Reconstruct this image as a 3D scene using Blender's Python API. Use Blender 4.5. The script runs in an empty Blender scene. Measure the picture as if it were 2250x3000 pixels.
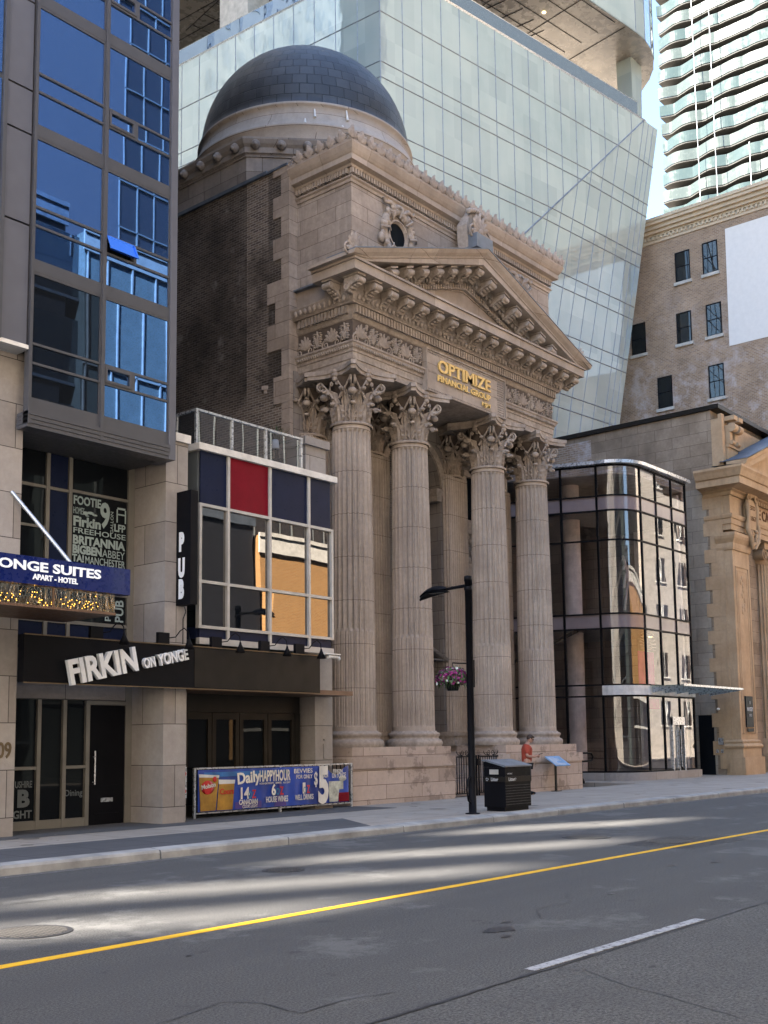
import bpy, bmesh, math, random
from mathutils import Vector, Matrix
random.seed(7)
PI = math.pi
sc = bpy.context.scene
COL = sc.collection
# ------------------------------------------------------------------ camera
F, CY, YAW, PIT, ROL, H = 3260.0, 1802.1, 0.87539, 0.11457, -0.012543, 1.7
fw = Vector((math.sin(YAW)*math.cos(PIT), math.cos(YAW)*math.cos(PIT), math.sin(PIT)))
rt = Vector((math.cos(YAW), -math.sin(YAW), 0)); up = rt.cross(fw)
r2 = rt*math.cos(ROL) + up*math.sin(ROL); u2 = -rt*math.sin(ROL) + up*math.cos(ROL)
cd = bpy.data.cameras.new('camera'); cam = bpy.data.objects.new('camera', cd); COL.objects.link(cam)
m = Matrix.Identity(4)
for i in range(3):
    m[i][0] = r2[i]; m[i][1] = u2[i]; m[i][2] = -fw[i]
m[2][3] = H
cam.matrix_world = m
cd.sensor_fit = 'VERTICAL'; cd.sensor_height = 30; cd.lens = F/100; cd.shift_y = (CY-1500)/3000; cd.shift_x = 0
cd.clip_start = 0.1; cd.clip_end = 2000
sc.camera = cam
# ------------------------------------------------------------------ light
SAZ, SEL = math.radians(25), math.radians(45)          # sun stands down the street to the left, a little behind the facades
sdir = Vector((-math.cos(SAZ)*math.cos(SEL), math.sin(SAZ)*math.cos(SEL), math.sin(SEL)))
w = bpy.data.worlds.new('World'); sc.world = w; w.use_nodes = True
nt = w.node_tree; nt.nodes.clear()
wo = nt.nodes.new('ShaderNodeOutputWorld'); bg = nt.nodes.new('ShaderNodeBackground'); sk = nt.nodes.new('ShaderNodeTexSky')
sk.sky_type = 'NISHITA'; sk.sun_disc = False; sk.sun_elevation = SEL; sk.sun_rotation = math.atan2(sdir.x, sdir.y)
sk.air_density = 1.0; sk.dust_density = 0.6; sk.ozone_density = 1.3
bg.inputs[1].default_value = 0.07
nt.links.new(sk.outputs[0], bg.inputs[0]); nt.links.new(bg.outputs[0], wo.inputs[0])
sl = bpy.data.lights.new('sun', 'SUN'); sl.energy = 5.0; sl.angle = math.radians(0.5); sl.color = (1, .93, .82)
so = bpy.data.objects.new('sun', sl); COL.objects.link(so)
so.rotation_euler = sdir.to_track_quat('Z', 'Y').to_euler()
so.location = (0, 0, 60)
vs = sc.view_settings; vs.view_transform = 'Standard'; vs.look = 'None'; vs.exposure = 3.45; vs.gamma = 1; vs.use_curve_mapping = False
sc.cycles.max_bounces = 7; sc.cycles.diffuse_bounces = 1; sc.cycles.glossy_bounces = 4; sc.cycles.transparent_max_bounces = 8
sc.cycles.caustics_reflective = False; sc.cycles.caustics_refractive = False

# ------------------------------------------------------------------ materials
MATS = {}
def N(t, k, **kw):
    n = t.nodes.new(k)
    for a, b in kw.items(): setattr(n, a, b)
    return n
def rgb(c): return (c[0], c[1], c[2], 1)
def math_(t, op, a, b=None, c=None):
    n = N(t, 'ShaderNodeMath', operation=op)
    for i, x in enumerate((a, b, c)):
        if x is None: continue
        if isinstance(x, (int, float)): n.inputs[i].default_value = x
        else: t.links.new(x, n.inputs[i])
    return n.outputs[0]
def mix(t, f, a, b, bt='MIX'):
    n = N(t, 'ShaderNodeMix', data_type='RGBA', blend_type=bt)
    for i, x in ((0, f), (6, a), (7, b)):
        if isinstance(x, (int, float)): n.inputs[i].default_value = x
        elif isinstance(x, tuple): n.inputs[i].default_value = rgb(x)
        else: t.links.new(x, n.inputs[i])
    return n.outputs[2]
def ramp(t, x, a, b, ca=0., cb=1.):
    n = N(t, 'ShaderNodeMapRange'); n.inputs[1].default_value = a; n.inputs[2].default_value = b
    n.inputs[3].default_value = ca; n.inputs[4].default_value = cb
    t.links.new(x, n.inputs[0]); return n.outputs[0]
def pos(t): return N(t, 'ShaderNodeNewGeometry').outputs['Position']
def sepx(t, v):
    n = N(t, 'ShaderNodeSeparateXYZ'); t.links.new(v, n.inputs[0]); return n.outputs
def comb(t, x, y, z=0.):
    n = N(t, 'ShaderNodeCombineXYZ')
    for i, q in enumerate((x, y, z)):
        if isinstance(q, (int, float)): n.inputs[i].default_value = q
        else: t.links.new(q, n.inputs[i])
    return n.outputs[0]
def wallco(t, off=(0, 0)):
    """u runs along the wall, v up it, from the world position"""
    g = N(t, 'ShaderNodeNewGeometry'); p = sepx(t, g.outputs['Position']); n = sepx(t, g.outputs['True Normal'])
    ax = math_(t, 'GREATER_THAN', math_(t, 'ABSOLUTE', n[0]), .65)
    u = math_(t, 'ADD', math_(t, 'MULTIPLY', p[1], ax), math_(t, 'MULTIPLY', p[0], math_(t, 'SUBTRACT', 1., ax)))
    az = math_(t, 'GREATER_THAN', math_(t, 'ABSOLUTE', n[2]), .8)
    v = math_(t, 'ADD', math_(t, 'MULTIPLY', p[1], az), math_(t, 'MULTIPLY', p[2], math_(t, 'SUBTRACT', 1., az)))
    return comb(t, math_(t, 'ADD', u, off[0]), math_(t, 'ADD', v, off[1]))
def noise(t, scale, detail=4, v=None, rough=.6, stretch=None):
    n = N(t, 'ShaderNodeTexNoise'); n.inputs['Scale'].default_value = scale; n.inputs['Detail'].default_value = detail
    n.inputs['Roughness'].default_value = rough
    v = v or pos(t)
    if stretch:
        mp = N(t, 'ShaderNodeMapping'); mp.inputs['Scale'].default_value = stretch; t.links.new(v, mp.inputs[0]); v = mp.outputs[0]
    t.links.new(v, n.inputs['Vector']); return n.outputs['Fac']
def new(name):
    mt = bpy.data.materials.new(name); mt.use_nodes = True; t = mt.node_tree; t.nodes.clear()
    o = N(t, 'ShaderNodeOutputMaterial'); b = N(t, 'ShaderNodeBsdfPrincipled'); t.links.new(b.outputs[0], o.inputs[0])
    MATS[name] = mt
    return mt, t, b, o
def bump(t, b, h, s=.3, d=.02, prev=None):
    n = N(t, 'ShaderNodeBump'); n.inputs['Strength'].default_value = s; n.inputs['Distance'].default_value = d
    t.links.new(h, n.inputs['Height'])
    if prev: t.links.new(prev, n.inputs['Normal'])
    t.links.new(n.outputs[0], b.inputs['Normal']); return n.outputs[0]
def simple(name, c, rough=.6, metal=0., var=.15, sc_=3., bmp=.1, spec=.5, coat=0.):
    mt, t, b, o = new(name)
    n = noise(t, sc_, 5)
    dark = tuple(x*(1-var*1.6) for x in c); lite = tuple(min(1, x*(1+var)) for x in c)
    col = mix(t, ramp(t, n, .3, .7), dark, lite)
    t.links.new(col, b.inputs['Base Color']); b.inputs['Roughness'].default_value = rough; b.inputs['Metallic'].default_value = metal
    b.inputs['Specular IOR Level'].default_value = spec; b.inputs['Coat Weight'].default_value = coat
    t.links.new(ramp(t, noise(t, sc_*4, 3), .3, .7, max(0, rough-.1), min(1, rough+.1)), b.inputs['Roughness'])
    if bmp: bump(t, b, noise(t, 40, 4), bmp, .01)
    return mt
def stone(name, c, c2, bw=0, bh=.4, joint=(.12, .09, .07), var=.25, streak=.35, rough=.85, ms=.006, off=(0, 0), soot=None, jw=.5):
    """weathered stone: two-tone blocks, optional joints, stains and vertical streaks"""
    mt, t, b, o = new(name)
    n1 = noise(t, 1.1, 6); n2 = noise(t, 9, 5)
    col = mix(t, ramp(t, n1, .35, .65), c, c2)
    col = mix(t, ramp(t, n2, .3, .75, 0, var), col, tuple(x*.45 for x in c))
    nb = None
    if bw:
        bk = N(t, 'ShaderNodeTexBrick'); bk.offset = jw; bk.inputs['Scale'].default_value = 1
        bk.inputs['Color1'].default_value = (1, 1, 1, 1); bk.inputs['Color2'].default_value = (.72, .70, .68, 1)
        bk.inputs['Mortar'].default_value = rgb(tuple(x*1.6 for x in joint)); bk.inputs['Mortar Size'].default_value = ms
        bk.inputs['Mortar Smooth'].default_value = .2; bk.inputs['Bias'].default_value = -.2
        bk.inputs['Brick Width'].default_value = bw; bk.inputs['Row Height'].default_value = bh
        t.links.new(wallco(t, off), bk.inputs['Vector'])
        col = mix(t, 1., col, bk.outputs['Color'], 'MULTIPLY'); nb = bk.outputs['Fac']
    if streak:
        s = noise(t, 1., 5, stretch=(3.5, 3.5, .35))
        col = mix(t, ramp(t, s, .52, .8, 0, streak), col, tuple(x*.35 for x in c))
    if soot:
        col = soot(t, col)
    t.links.new(col, b.inputs['Base Color']); b.inputs['Roughness'].default_value = rough
    b.inputs['Specular IOR Level'].default_value = .3
    h = bump(t, b, noise(t, 30, 6), .25, .02)
    if nb is not None: bump(t, b, math_(t, 'SUBTRACT', 1., nb), .6, .012, h)
    return mt
def brick(name, c1, c2, mortar, soot=None, bw=.23, bh=.075, ms=.012, var=.3, light=None):
    mt, t, b, o = new(name)
    bk = N(t, 'ShaderNodeTexBrick'); bk.inputs['Scale'].default_value = 1
    bk.inputs['Color1'].default_value = rgb(c1); bk.inputs['Color2'].default_value = rgb(c2); bk.inputs['Mortar'].default_value = rgb(mortar)
    bk.inputs['Mortar Size'].default_value = ms; bk.inputs['Mortar Smooth'].default_value = .3
    bk.inputs['Brick Width'].default_value = bw; bk.inputs['Row Height'].default_value = bh; bk.inputs['Bias'].default_value = 0
    t.links.new(wallco(t), bk.inputs['Vector'])
    col = bk.outputs['Color']
    col = mix(t, ramp(t, noise(t, .5, 6), .35, .7, 0, var*1.6), col, tuple(x*.3 for x in c1))
    if soot: col = soot(t, col)
    t.links.new(col, b.inputs['Base Color']); b.inputs['Roughness'].default_value = .9; b.inputs['Specular IOR Level'].default_value = .25
    h = bump(t, b, math_(t, 'SUBTRACT', 1., bk.outputs['Fac']), .6, .015)
    bump(t, b, noise(t, 35, 4), .3, .015, h)
    return mt
def fres(t, r0, r1=1.):
    lw = N(t, 'ShaderNodeLayerWeight'); lw.inputs[0].default_value = .5
    return math_(t, 'ADD', r0, math_(t, 'MULTIPLY', math_(t, 'POWER', lw.outputs['Facing'], 4.), r1-r0))
def mirror_glass(name, c, refl=.5, rough=.01, wave=.02, wscale=1.2, body=(.01, .012, .015), dist=.05, f0=None):
    """opaque glazing: dark body under a tinted reflecting coat, slightly wavy"""
    mt, t, b, o = new(name)
    t.nodes.remove(b)
    d = N(t, 'ShaderNodeBsdfDiffuse'); d.inputs[0].default_value = rgb(body)
    g = N(t, 'ShaderNodeBsdfGlossy'); g.inputs[0].default_value = rgb(c); g.inputs['Roughness'].default_value = rough
    f = fres(t, refl, min(1, refl*3+.3))
    ms = N(t, 'ShaderNodeMixShader'); t.links.new(f, ms.inputs[0]); t.links.new(d.outputs[0], ms.inputs[1]); t.links.new(g.outputs[0], ms.inputs[2])
    t.links.new(ms.outputs[0], o.inputs[0])
    if wave:
        n = N(t, 'ShaderNodeBump'); n.inputs['Strength'].default_value = wave; n.inputs['Distance'].default_value = dist
        t.links.new(noise(t, wscale, 1.5, stretch=(1, 1, .45)), n.inputs['Height']); t.links.new(n.outputs[0], g.inputs['Normal'])
    return mt
def clear_glass(name, tint=(.5, .5, .52), refl=.2, wave=.02, wscale=1.):
    mt, t, b, o = new(name); t.nodes.remove(b)
    tr = N(t, 'ShaderNodeBsdfTransparent'); tr.inputs[0].default_value = rgb(tint)
    g = N(t, 'ShaderNodeBsdfGlossy'); g.inputs[0].default_value = (.95, .95, .95, 1); g.inputs['Roughness'].default_value = .01
    f = fres(t, refl, min(1, refl*3+.3))
    ms = N(t, 'ShaderNodeMixShader'); t.links.new(f, ms.inputs[0]); t.links.new(tr.outputs[0], ms.inputs[1]); t.links.new(g.outputs[0], ms.inputs[2])
    t.links.new(ms.outputs[0], o.inputs[0])
    n = N(t, 'ShaderNodeBump'); n.inputs['Strength'].default_value = wave; n.inputs['Distance'].default_value = .05
    t.links.new(noise(t, wscale, 2, stretch=(1, 1, .4)), n.inputs['Height']); t.links.new(n.outputs[0], g.inputs['Normal'])
    return mt
def emit(name, c, s):
    mt, t, b, o = new(name); b.inputs['Base Color'].default_value = rgb(c); b.inputs['Emission Color'].default_value = rgb(c)
    b.inputs['Emission Strength'].default_value = s; return mt

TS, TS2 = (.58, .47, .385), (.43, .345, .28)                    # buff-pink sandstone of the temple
def plinth_stain(t, col):
    n = noise(t, 1.6, 7, rough=.7)
    return mix(t, ramp(t, n, .55, .6, 0, .45), col, (.15, .11, .09))
stone('temple_ashlar', TS, TS2, 1.35, .42, streak=.6, var=.5)
stone('temple_carved', TS, TS2, streak=.8, var=.8)
stone('temple_plain', TS, TS2, 2.2, .9, streak=.3, ms=.004)
stone('plinth_stone', (.66, .52, .43), (.57, .44, .36), 1.5, .37, streak=.15, soot=plinth_stain, off=(.2, .1))
def col_joints(t, col):
    z = sepx(t, pos(t))[2]
    f = math_(t, 'FRACT', math_(t, 'DIVIDE', math_(t, 'ADD', z, .35), 1.16))
    l = math_(t, 'LESS_THAN', f, .014)
    big = noise(t, .55, 3, stretch=(1, 1, .5))
    col = mix(t, ramp(t, big, .4, .65, 0, .35), col, (.33, .26, .21))
    return mix(t, math_(t, 'MULTIPLY', l, .75), col, (.13, .10, .08))
stone('column_stone', (.66, .54, .44), (.50, .40, .325), streak=.6, var=.4, soot=col_joints)
stone('dark_ground', (.17, .13, .105), (.10, .075, .06), streak=.4, var=.5)  # darker stone set behind relief and capital leaves to raise contrast
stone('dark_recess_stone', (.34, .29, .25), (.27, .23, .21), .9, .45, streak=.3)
def oldbrick(t, col):
    z = sepx(t, pos(t)); y = z[1]
    hi = ramp(t, z[2], 11.2, 11.8, 0, 1)
    nn = ramp(t, noise(t, .45, 5), .35, .62, .55, 1.)
    strip = math_(t, 'MULTIPLY', math_(t, 'GREATER_THAN', y, 21.9), math_(t, 'LESS_THAN', y, 22.8))
    clean = math_(t, 'MULTIPLY', strip, ramp(t, noise(t, .7, 4), .35, .5, .0, .8))
    f = math_(t, 'MULTIPLY', math_(t, 'MULTIPLY', hi, nn), math_(t, 'SUBTRACT', 1., clean))
    col = mix(t, math_(t, 'MULTIPLY', f, .78), col, (.014, .012, .011))
    return mix(t, math_(t, 'MULTIPLY', ramp(t, noise(t, 1.4, 6), .6, .7, 0, .5), 1.), col, (.30, .27, .24))
brick('soot_brick', (.28, .215, .165), (.12, .09, .075), (.42, .37, .32), soot=oldbrick)
stone('octagon_stone', (.36, .31, .27), (.26, .23, .21), 1.5, .5, streak=.5, var=.4)
stone('drum_stone', (.50, .42, .35), (.43, .36, .30), 2.5, .55, streak=.3, var=.25)
stone('granite', (.44, .40, .37), (.37, .33, .305), 1.9, .83, joint=(.06, .05, .05), streak=.18, var=.3, rough=.6, ms=.007, off=(.5, .35))
stone('limestone_massey', (.56, .385, .235), (.46, .30, .17), streak=.45, var=.3)
stone('grey_ashlar', (.44, .375, .295), (.35, .295, .235), 1.4, .55, streak=.35, var=.35)
stone('massey_ashlar', (.42, .32, .23), (.27, .20, .14), 1.7, .52, streak=.35, var=.4, off=(.3, .1))
stone('pale_cornice', (.62, .50, .36), (.54, .43, .31), streak=.3)
def paintwash(t, col):
    n = noise(t, .7, 6, rough=.75); z = sepx(t, pos(t))
    lo = ramp(t, z[2], 37, 28, 0, 1)
    n3 = math_(t, 'MULTIPLY', ramp(t, n, .48, .62, 0, .75), lo)
    return mix(t, n3, col, (.50, .44, .42))
brick('tan_brick', (.42, .285, .18), (.26, .175, .115), (.42, .34, .28), soot=paintwash, bw=.30, bh=.11, ms=.02)
brick('orange_brick', (.50, .25, .085), (.42, .20, .065), (.5, .36, .2), var=.03)
simple('white_trim', (.8, .76, .70), .6)
simple('bronze_metal', (.085, .083, .090), .4, .1, var=.05, bmp=0)
simple('panel_metal', (.125, .125, .145), .45, .1, var=.05, bmp=0)
simple('dark_bronze', (.022, .019, .016), .4, 0, var=.15, bmp=.02, spec=.12)
simple('soffit_metal', (.10, .10, .105), .5, .2, var=.1, bmp=.02)
simple('white_metal', (.50, .485, .46), .4, .1, var=.1, bmp=.03)
simple('silver_metal', (.50, .52, .55), .3, .6, var=.05, bmp=.0)
simple('tan_frame', (.22, .205, .18), .45, .2, var=.08, bmp=.02)
simple('black_metal', (.007, .007, .009), .5, .0, var=.1, bmp=.03, spec=.08)
simple('navy_panel', (.012, .018, .048), .35, 0, var=.08, bmp=0, spec=.10)
simple('red_panel', (.20, .004, .016), .35, 0, var=.08, bmp=0, spec=.10)
simple('grey_panel', (.13, .145, .15), .4, 0, var=.08, bmp=0)
simple('blue_sign', (.003, .012, .12), .3, 0, var=.05, bmp=0, coat=.3)
emit('white_letters', (.85, .86, .9), .04)
simple('cream_letters', (.62, .62, .62), .7, var=.05)
simple('gold_letters', (.95, .60, .20), .5, 0, var=.1, bmp=0)
simple('gilt_number', (.17, .12, .07), .4, .5)
simple('mint_vinyl', (.36, .44, .44), .6, var=.05, bmp=0)
simple('dark_carved', (.13, .06, .02), .9)
simple('pale_curtain', (.10, .12, .12), .3, var=.1); simple('concrete_dull', (.22, .23, .23), .8); simple('cream_stone', (.56, .495, .43), .8); simple('dark_wall', (.014, .015, .02), .6); simple('concrete', (.46, .44, .40), .8, var=.15)
simple('lead_grey', (.20, .22, .25), .5, .2, var=.2)
simple('slate_roof', (.10, .12, .15), .6, .1, var=.2)
simple('kerb_stone', (.36, .35, .33), .85, var=.25, sc_=2)
simple('fabric_red', (.42, .065, .035), .85, var=.1, bmp=.3)
simple('fabric_dark', (.03, .03, .04), .85, var=.1)
simple('skin', (.50, .28, .20), .5, var=.05, sc_=10)
simple('hair', (.035, .018, .012), .6, var=.3, sc_=30, bmp=.8)
simple('leaf', (.05, .11, .03), .6, var=.4, sc_=12)
simple('petal', (.26, .02, .15), .6, var=.6, sc_=25)
simple('petal_white', (.65, .68, .6), .6)
simple('palm', (.035, .06, .022), .6, var=.3)
simple('bright_red', (.6, .02, .02), .4)
simple('orange_cloth', (.55, .045, .01), .8)
simple('pink_cloth', (.62, .09, .32), .8)
simple('beige_panel', (.42, .36, .32), .6)
simple('brown_soffit', (.16, .09, .055), .45, .1, var=.2)
simple('white_paint', (.60, .585, .56), .8, var=.05)
simple('board_white', (.72, .69, .66), .9, var=.03)
simple('beer', (.42, .22, .03), .4, var=.3); simple('foam', (.7, .7, .68), .6); simple('cyan_print', (.02, .22, .42), .5)
simple('banner_blue', (.018, .065, .40), .45, var=.3, sc_=1.2, coat=.3); simple('banner_light', (.03, .16, .45), .45, var=.3)
simple('banner_purple', (.08, .05, .25), .5); simple('sign_blue', (.22, .42, .70), .4); simple('lemonade', (.55, .56, .48), .4, var=.3, sc_=8)
emit('warm_bulb', (1, .50, .08), .9); emit('spot_light', (1, .8, .4), .5)
mirror_glass('tower_glass', (.21, .44, 1.0), .55, .012, .02, .8)
mirror_glass('tower_dark_glass', (.20, .30, .5), .14, .012, .03, .8)
mirror_glass('window_black', (.6, .6, .6), .01, .02, .04)
mirror_glass('window_dusk', (.55, .6, .62), .14, .02, .06)
mirror_glass('pub_glass', (.82, .78, .74), .24, .01, .09, .7)
mirror_glass('opposite_glass', (.6, .7, .8), .3, .02, .05)
mirror_glass('shop_glass', (.7, .72, .72), .015, .01, .04)
clear_glass('pavilion_glass', (.78, .73, .74), .13, .04)
clear_glass('rail_glass', (.50, .51, .52), .24, .03, .8)
clear_glass('canopy_glass', (.72, .80, .78), .12, .02)
clear_glass('crystal', (.85, .82, .75), .12, .5, 14)
def podium_mat():
    mt, t, b, o = new('podium_glass')
    t.nodes.remove(b)
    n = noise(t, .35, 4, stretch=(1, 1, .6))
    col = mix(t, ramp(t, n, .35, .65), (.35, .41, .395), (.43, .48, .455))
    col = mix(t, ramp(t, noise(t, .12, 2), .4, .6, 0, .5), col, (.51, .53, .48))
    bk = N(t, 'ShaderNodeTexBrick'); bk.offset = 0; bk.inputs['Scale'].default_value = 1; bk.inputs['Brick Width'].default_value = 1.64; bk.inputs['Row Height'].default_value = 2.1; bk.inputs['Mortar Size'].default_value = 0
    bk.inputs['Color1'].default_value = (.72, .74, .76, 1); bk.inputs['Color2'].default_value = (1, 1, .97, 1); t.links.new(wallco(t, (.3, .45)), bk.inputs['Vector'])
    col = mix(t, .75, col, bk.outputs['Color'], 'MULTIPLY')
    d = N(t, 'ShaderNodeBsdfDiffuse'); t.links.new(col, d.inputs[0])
    gl = N(t, 'ShaderNodeBsdfGlossy'); gl.inputs[0].default_value = (.85, .90, .88, 1); gl.inputs['Roughness'].default_value = .02
    bp = N(t, 'ShaderNodeBump'); bp.inputs['Strength'].default_value = .09; bp.inputs['Distance'].default_value = .08
    t.links.new(noise(t, .9, 2, stretch=(1, 1, .5)), bp.inputs['Height']); t.links.new(bp.outputs[0], gl.inputs['Normal'])
    ms = N(t, 'ShaderNodeMixShader'); t.links.new(fres(t, .34, .9), ms.inputs[0]); t.links.new(d.outputs[0], ms.inputs[1]); t.links.new(gl.outputs[0], ms.inputs[2])
    t.links.new(ms.outputs[0], o.inputs[0])
    # thin crazed reflection threads in the panes
    return mt
podium_mat()
def lead_mat():
    mt, t, b, o = new('dome_lead')
    p = sepx(t, pos(t)); a = math_(t, 'ARCTAN2', math_(t, 'SUBTRACT', p[1], 25.45), math_(t, 'SUBTRACT', p[0], 26.55))
    v = math_(t, 'ARCSINE', math_(t, 'MINIMUM', math_(t, 'MAXIMUM', math_(t, 'DIVIDE', math_(t, 'SUBTRACT', p[2], 21.8), 3.6), -1.), 1.))
    bk = N(t, 'ShaderNodeTexBrick'); bk.offset = .5; bk.inputs['Scale'].default_value = 1
    bk.inputs['Brick Width'].default_value = .135; bk.inputs['Row Height'].default_value = .105; bk.inputs['Mortar Size'].default_value = .004
    bk.inputs['Color1'].default_value = (.040, .040, .042, 1); bk.inputs['Color2'].default_value = (.072, .072, .074, 1); bk.inputs['Mortar'].default_value = (.018, .018, .02, 1)
    bk.inputs['Mortar Smooth'].default_value = .5
    t.links.new(comb(t, a, v), bk.inputs['Vector'])
    col = mix(t, ramp(t, noise(t, 1., 6, stretch=(2.5, 2.5, .6)), .45, .8, 0, .6), bk.outputs['Color'], (.025, .025, .03))
    t.links.new(col, b.inputs['Base Color']); b.inputs['Roughness'].default_value = .48; b.inputs['Metallic'].default_value = .25
    h = bump(t, b, math_(t, 'SUBTRACT', 1., bk.outputs['Fac']), .8, .03)
    bump(t, b, noise(t, 3, 4), .3, .04, h)
lead_mat()
def asphalt():
    mt, t, b, o = new('asphalt')
    n = noise(t, 55, 5, rough=.8); n2 = noise(t, .8, 6); n3 = noise(t, 120, 2)
    col = mix(t, ramp(t, n, .38, .62), (.014, .014, .015), (.175, .168, .158))
    col = mix(t, ramp(t, n2, .35, .7, 0, .45), col, (.085, .083, .083))
    tr = noise(t, 1., 4, stretch=(.05, 1.1, 1)); col = mix(t, ramp(t, tr, .38, .66, 0, .5), col, (.065, .063, .064))
    col = mix(t, ramp(t, noise(t, .5, 8, rough=.75), .55, .62, 0, .35), col, (.23, .225, .215))
    col = mix(t, ramp(t, n3, .62, .72, 0, .8), col, (.24, .23, .22))
    col = mix(t, ramp(t, noise(t, 2.3, 5), .64, .70, 0, .5), col, (.03, .03, .033))
    t.links.new(col, b.inputs['Base Color']); b.inputs['Roughness'].default_value = .82; b.inputs['Specular IOR Level'].default_value = .35
    bump(t, b, n, .9, .012)
asphalt()
def asphalt2():
    mt, t, b, o = new('asphalt_coarse')
    n = noise(t, 42, 5, rough=.85); n3 = noise(t, 100, 2)
    col = mix(t, ramp(t, n, .38, .62), (.018, .018, .019), (.175, .168, .158))
    col = mix(t, ramp(t, n3, .60, .70, 0, .7), col, (.20, .195, .19))
    col = mix(t, ramp(t, noise(t, .7, 6), .4, .7, 0, .4), col, (.055, .054, .056))
    t.links.new(col, b.inputs['Base Color']); b.inputs['Roughness'].default_value = .85
    bump(t, b, n, 1., .015)
asphalt2()
def paver(name, c1, c2, bw, bh, mort):
    mt, t, b, o = new(name)
    p = sepx(t, pos(t))
    bk = N(t, 'ShaderNodeTexBrick'); bk.offset = 0.0; bk.inputs['Scale'].default_value = 1
    bk.inputs['Brick Width'].default_value = bw; bk.inputs['Row Height'].default_value = bh; bk.inputs['Mortar Size'].default_value = .014
    bk.inputs['Color1'].default_value = rgb(c1); bk.inputs['Color2'].default_value = rgb(c2); bk.inputs['Mortar'].default_value = rgb(mort)
    t.links.new(comb(t, p[0], p[1]), bk.inputs['Vector'])
    col = mix(t, ramp(t, noise(t, 1.5, 7), .4, .75, 0, .45), bk.outputs['Color'], tuple(x*.5 for x in c1))
    col = mix(t, ramp(t, noise(t, 80, 3), .3, .7, 0, .3), col, tuple(x*.5 for x in c1))
    t.links.new(col, b.inputs['Base Color']); b.inputs['Roughness'].default_value = .85
    bump(t, b, noise(t, 60, 4), .4, .01)
paver('sidewalk_concrete', (.44, .385, .325), (.39, .34, .29), 1.5, 1.6, (.12, .12, .11))
paver('sidewalk_dark', (.10, .10, .105), (.075, .075, .082), 1.3, .9, (.03, .03, .035))
def worn(name, c, under, thr=.5):
    mt, t, b, o = new(name)
    col = mix(t, ramp(t, noise(t, 14, 6, rough=.8), thr, thr+.12), c, under)
    t.links.new(col, b.inputs['Base Color']); b.inputs['Roughness'].default_value = .7
    bump(t, b, noise(t, 80, 3), .6, .01)
worn('yellow_paint', (.90, .50, .02), (.28, .20, .09), .57)
worn('road_white', (.42, .42, .43), (.09, .09, .1), .50)
worn('speckled_letter', (.88, .88, .88), (.2, .2, .2), .64)
simple('tar', (.022, .022, .025), .6, var=.2); simple('gum', (.16, .145, .125), .8, var=.3); worn('damp_gutter', (.07, .068, .065), (.14, .135, .13), .45); simple('damp', (.035, .035, .04), .45, var=.2)
def grille_mat():
    mt, t, b, o = new('iron_cover')
    p = sepx(t, pos(t))
    a = math_(t, 'FRACT', math_(t, 'MULTIPLY', p[0], 18.)); c = math_(t, 'FRACT', math_(t, 'MULTIPLY', p[1], 18.))
    f = math_(t, 'MULTIPLY', math_(t, 'GREATER_THAN', a, .35), math_(t, 'GREATER_THAN', c, .35))
    t.links.new(mix(t, f, (.12, .11, .10), (.012, .012, .012)), b.inputs['Base Color']); b.inputs['Roughness'].default_value = .6; b.inputs['Metallic'].default_value = .4
grille_mat()

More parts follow.
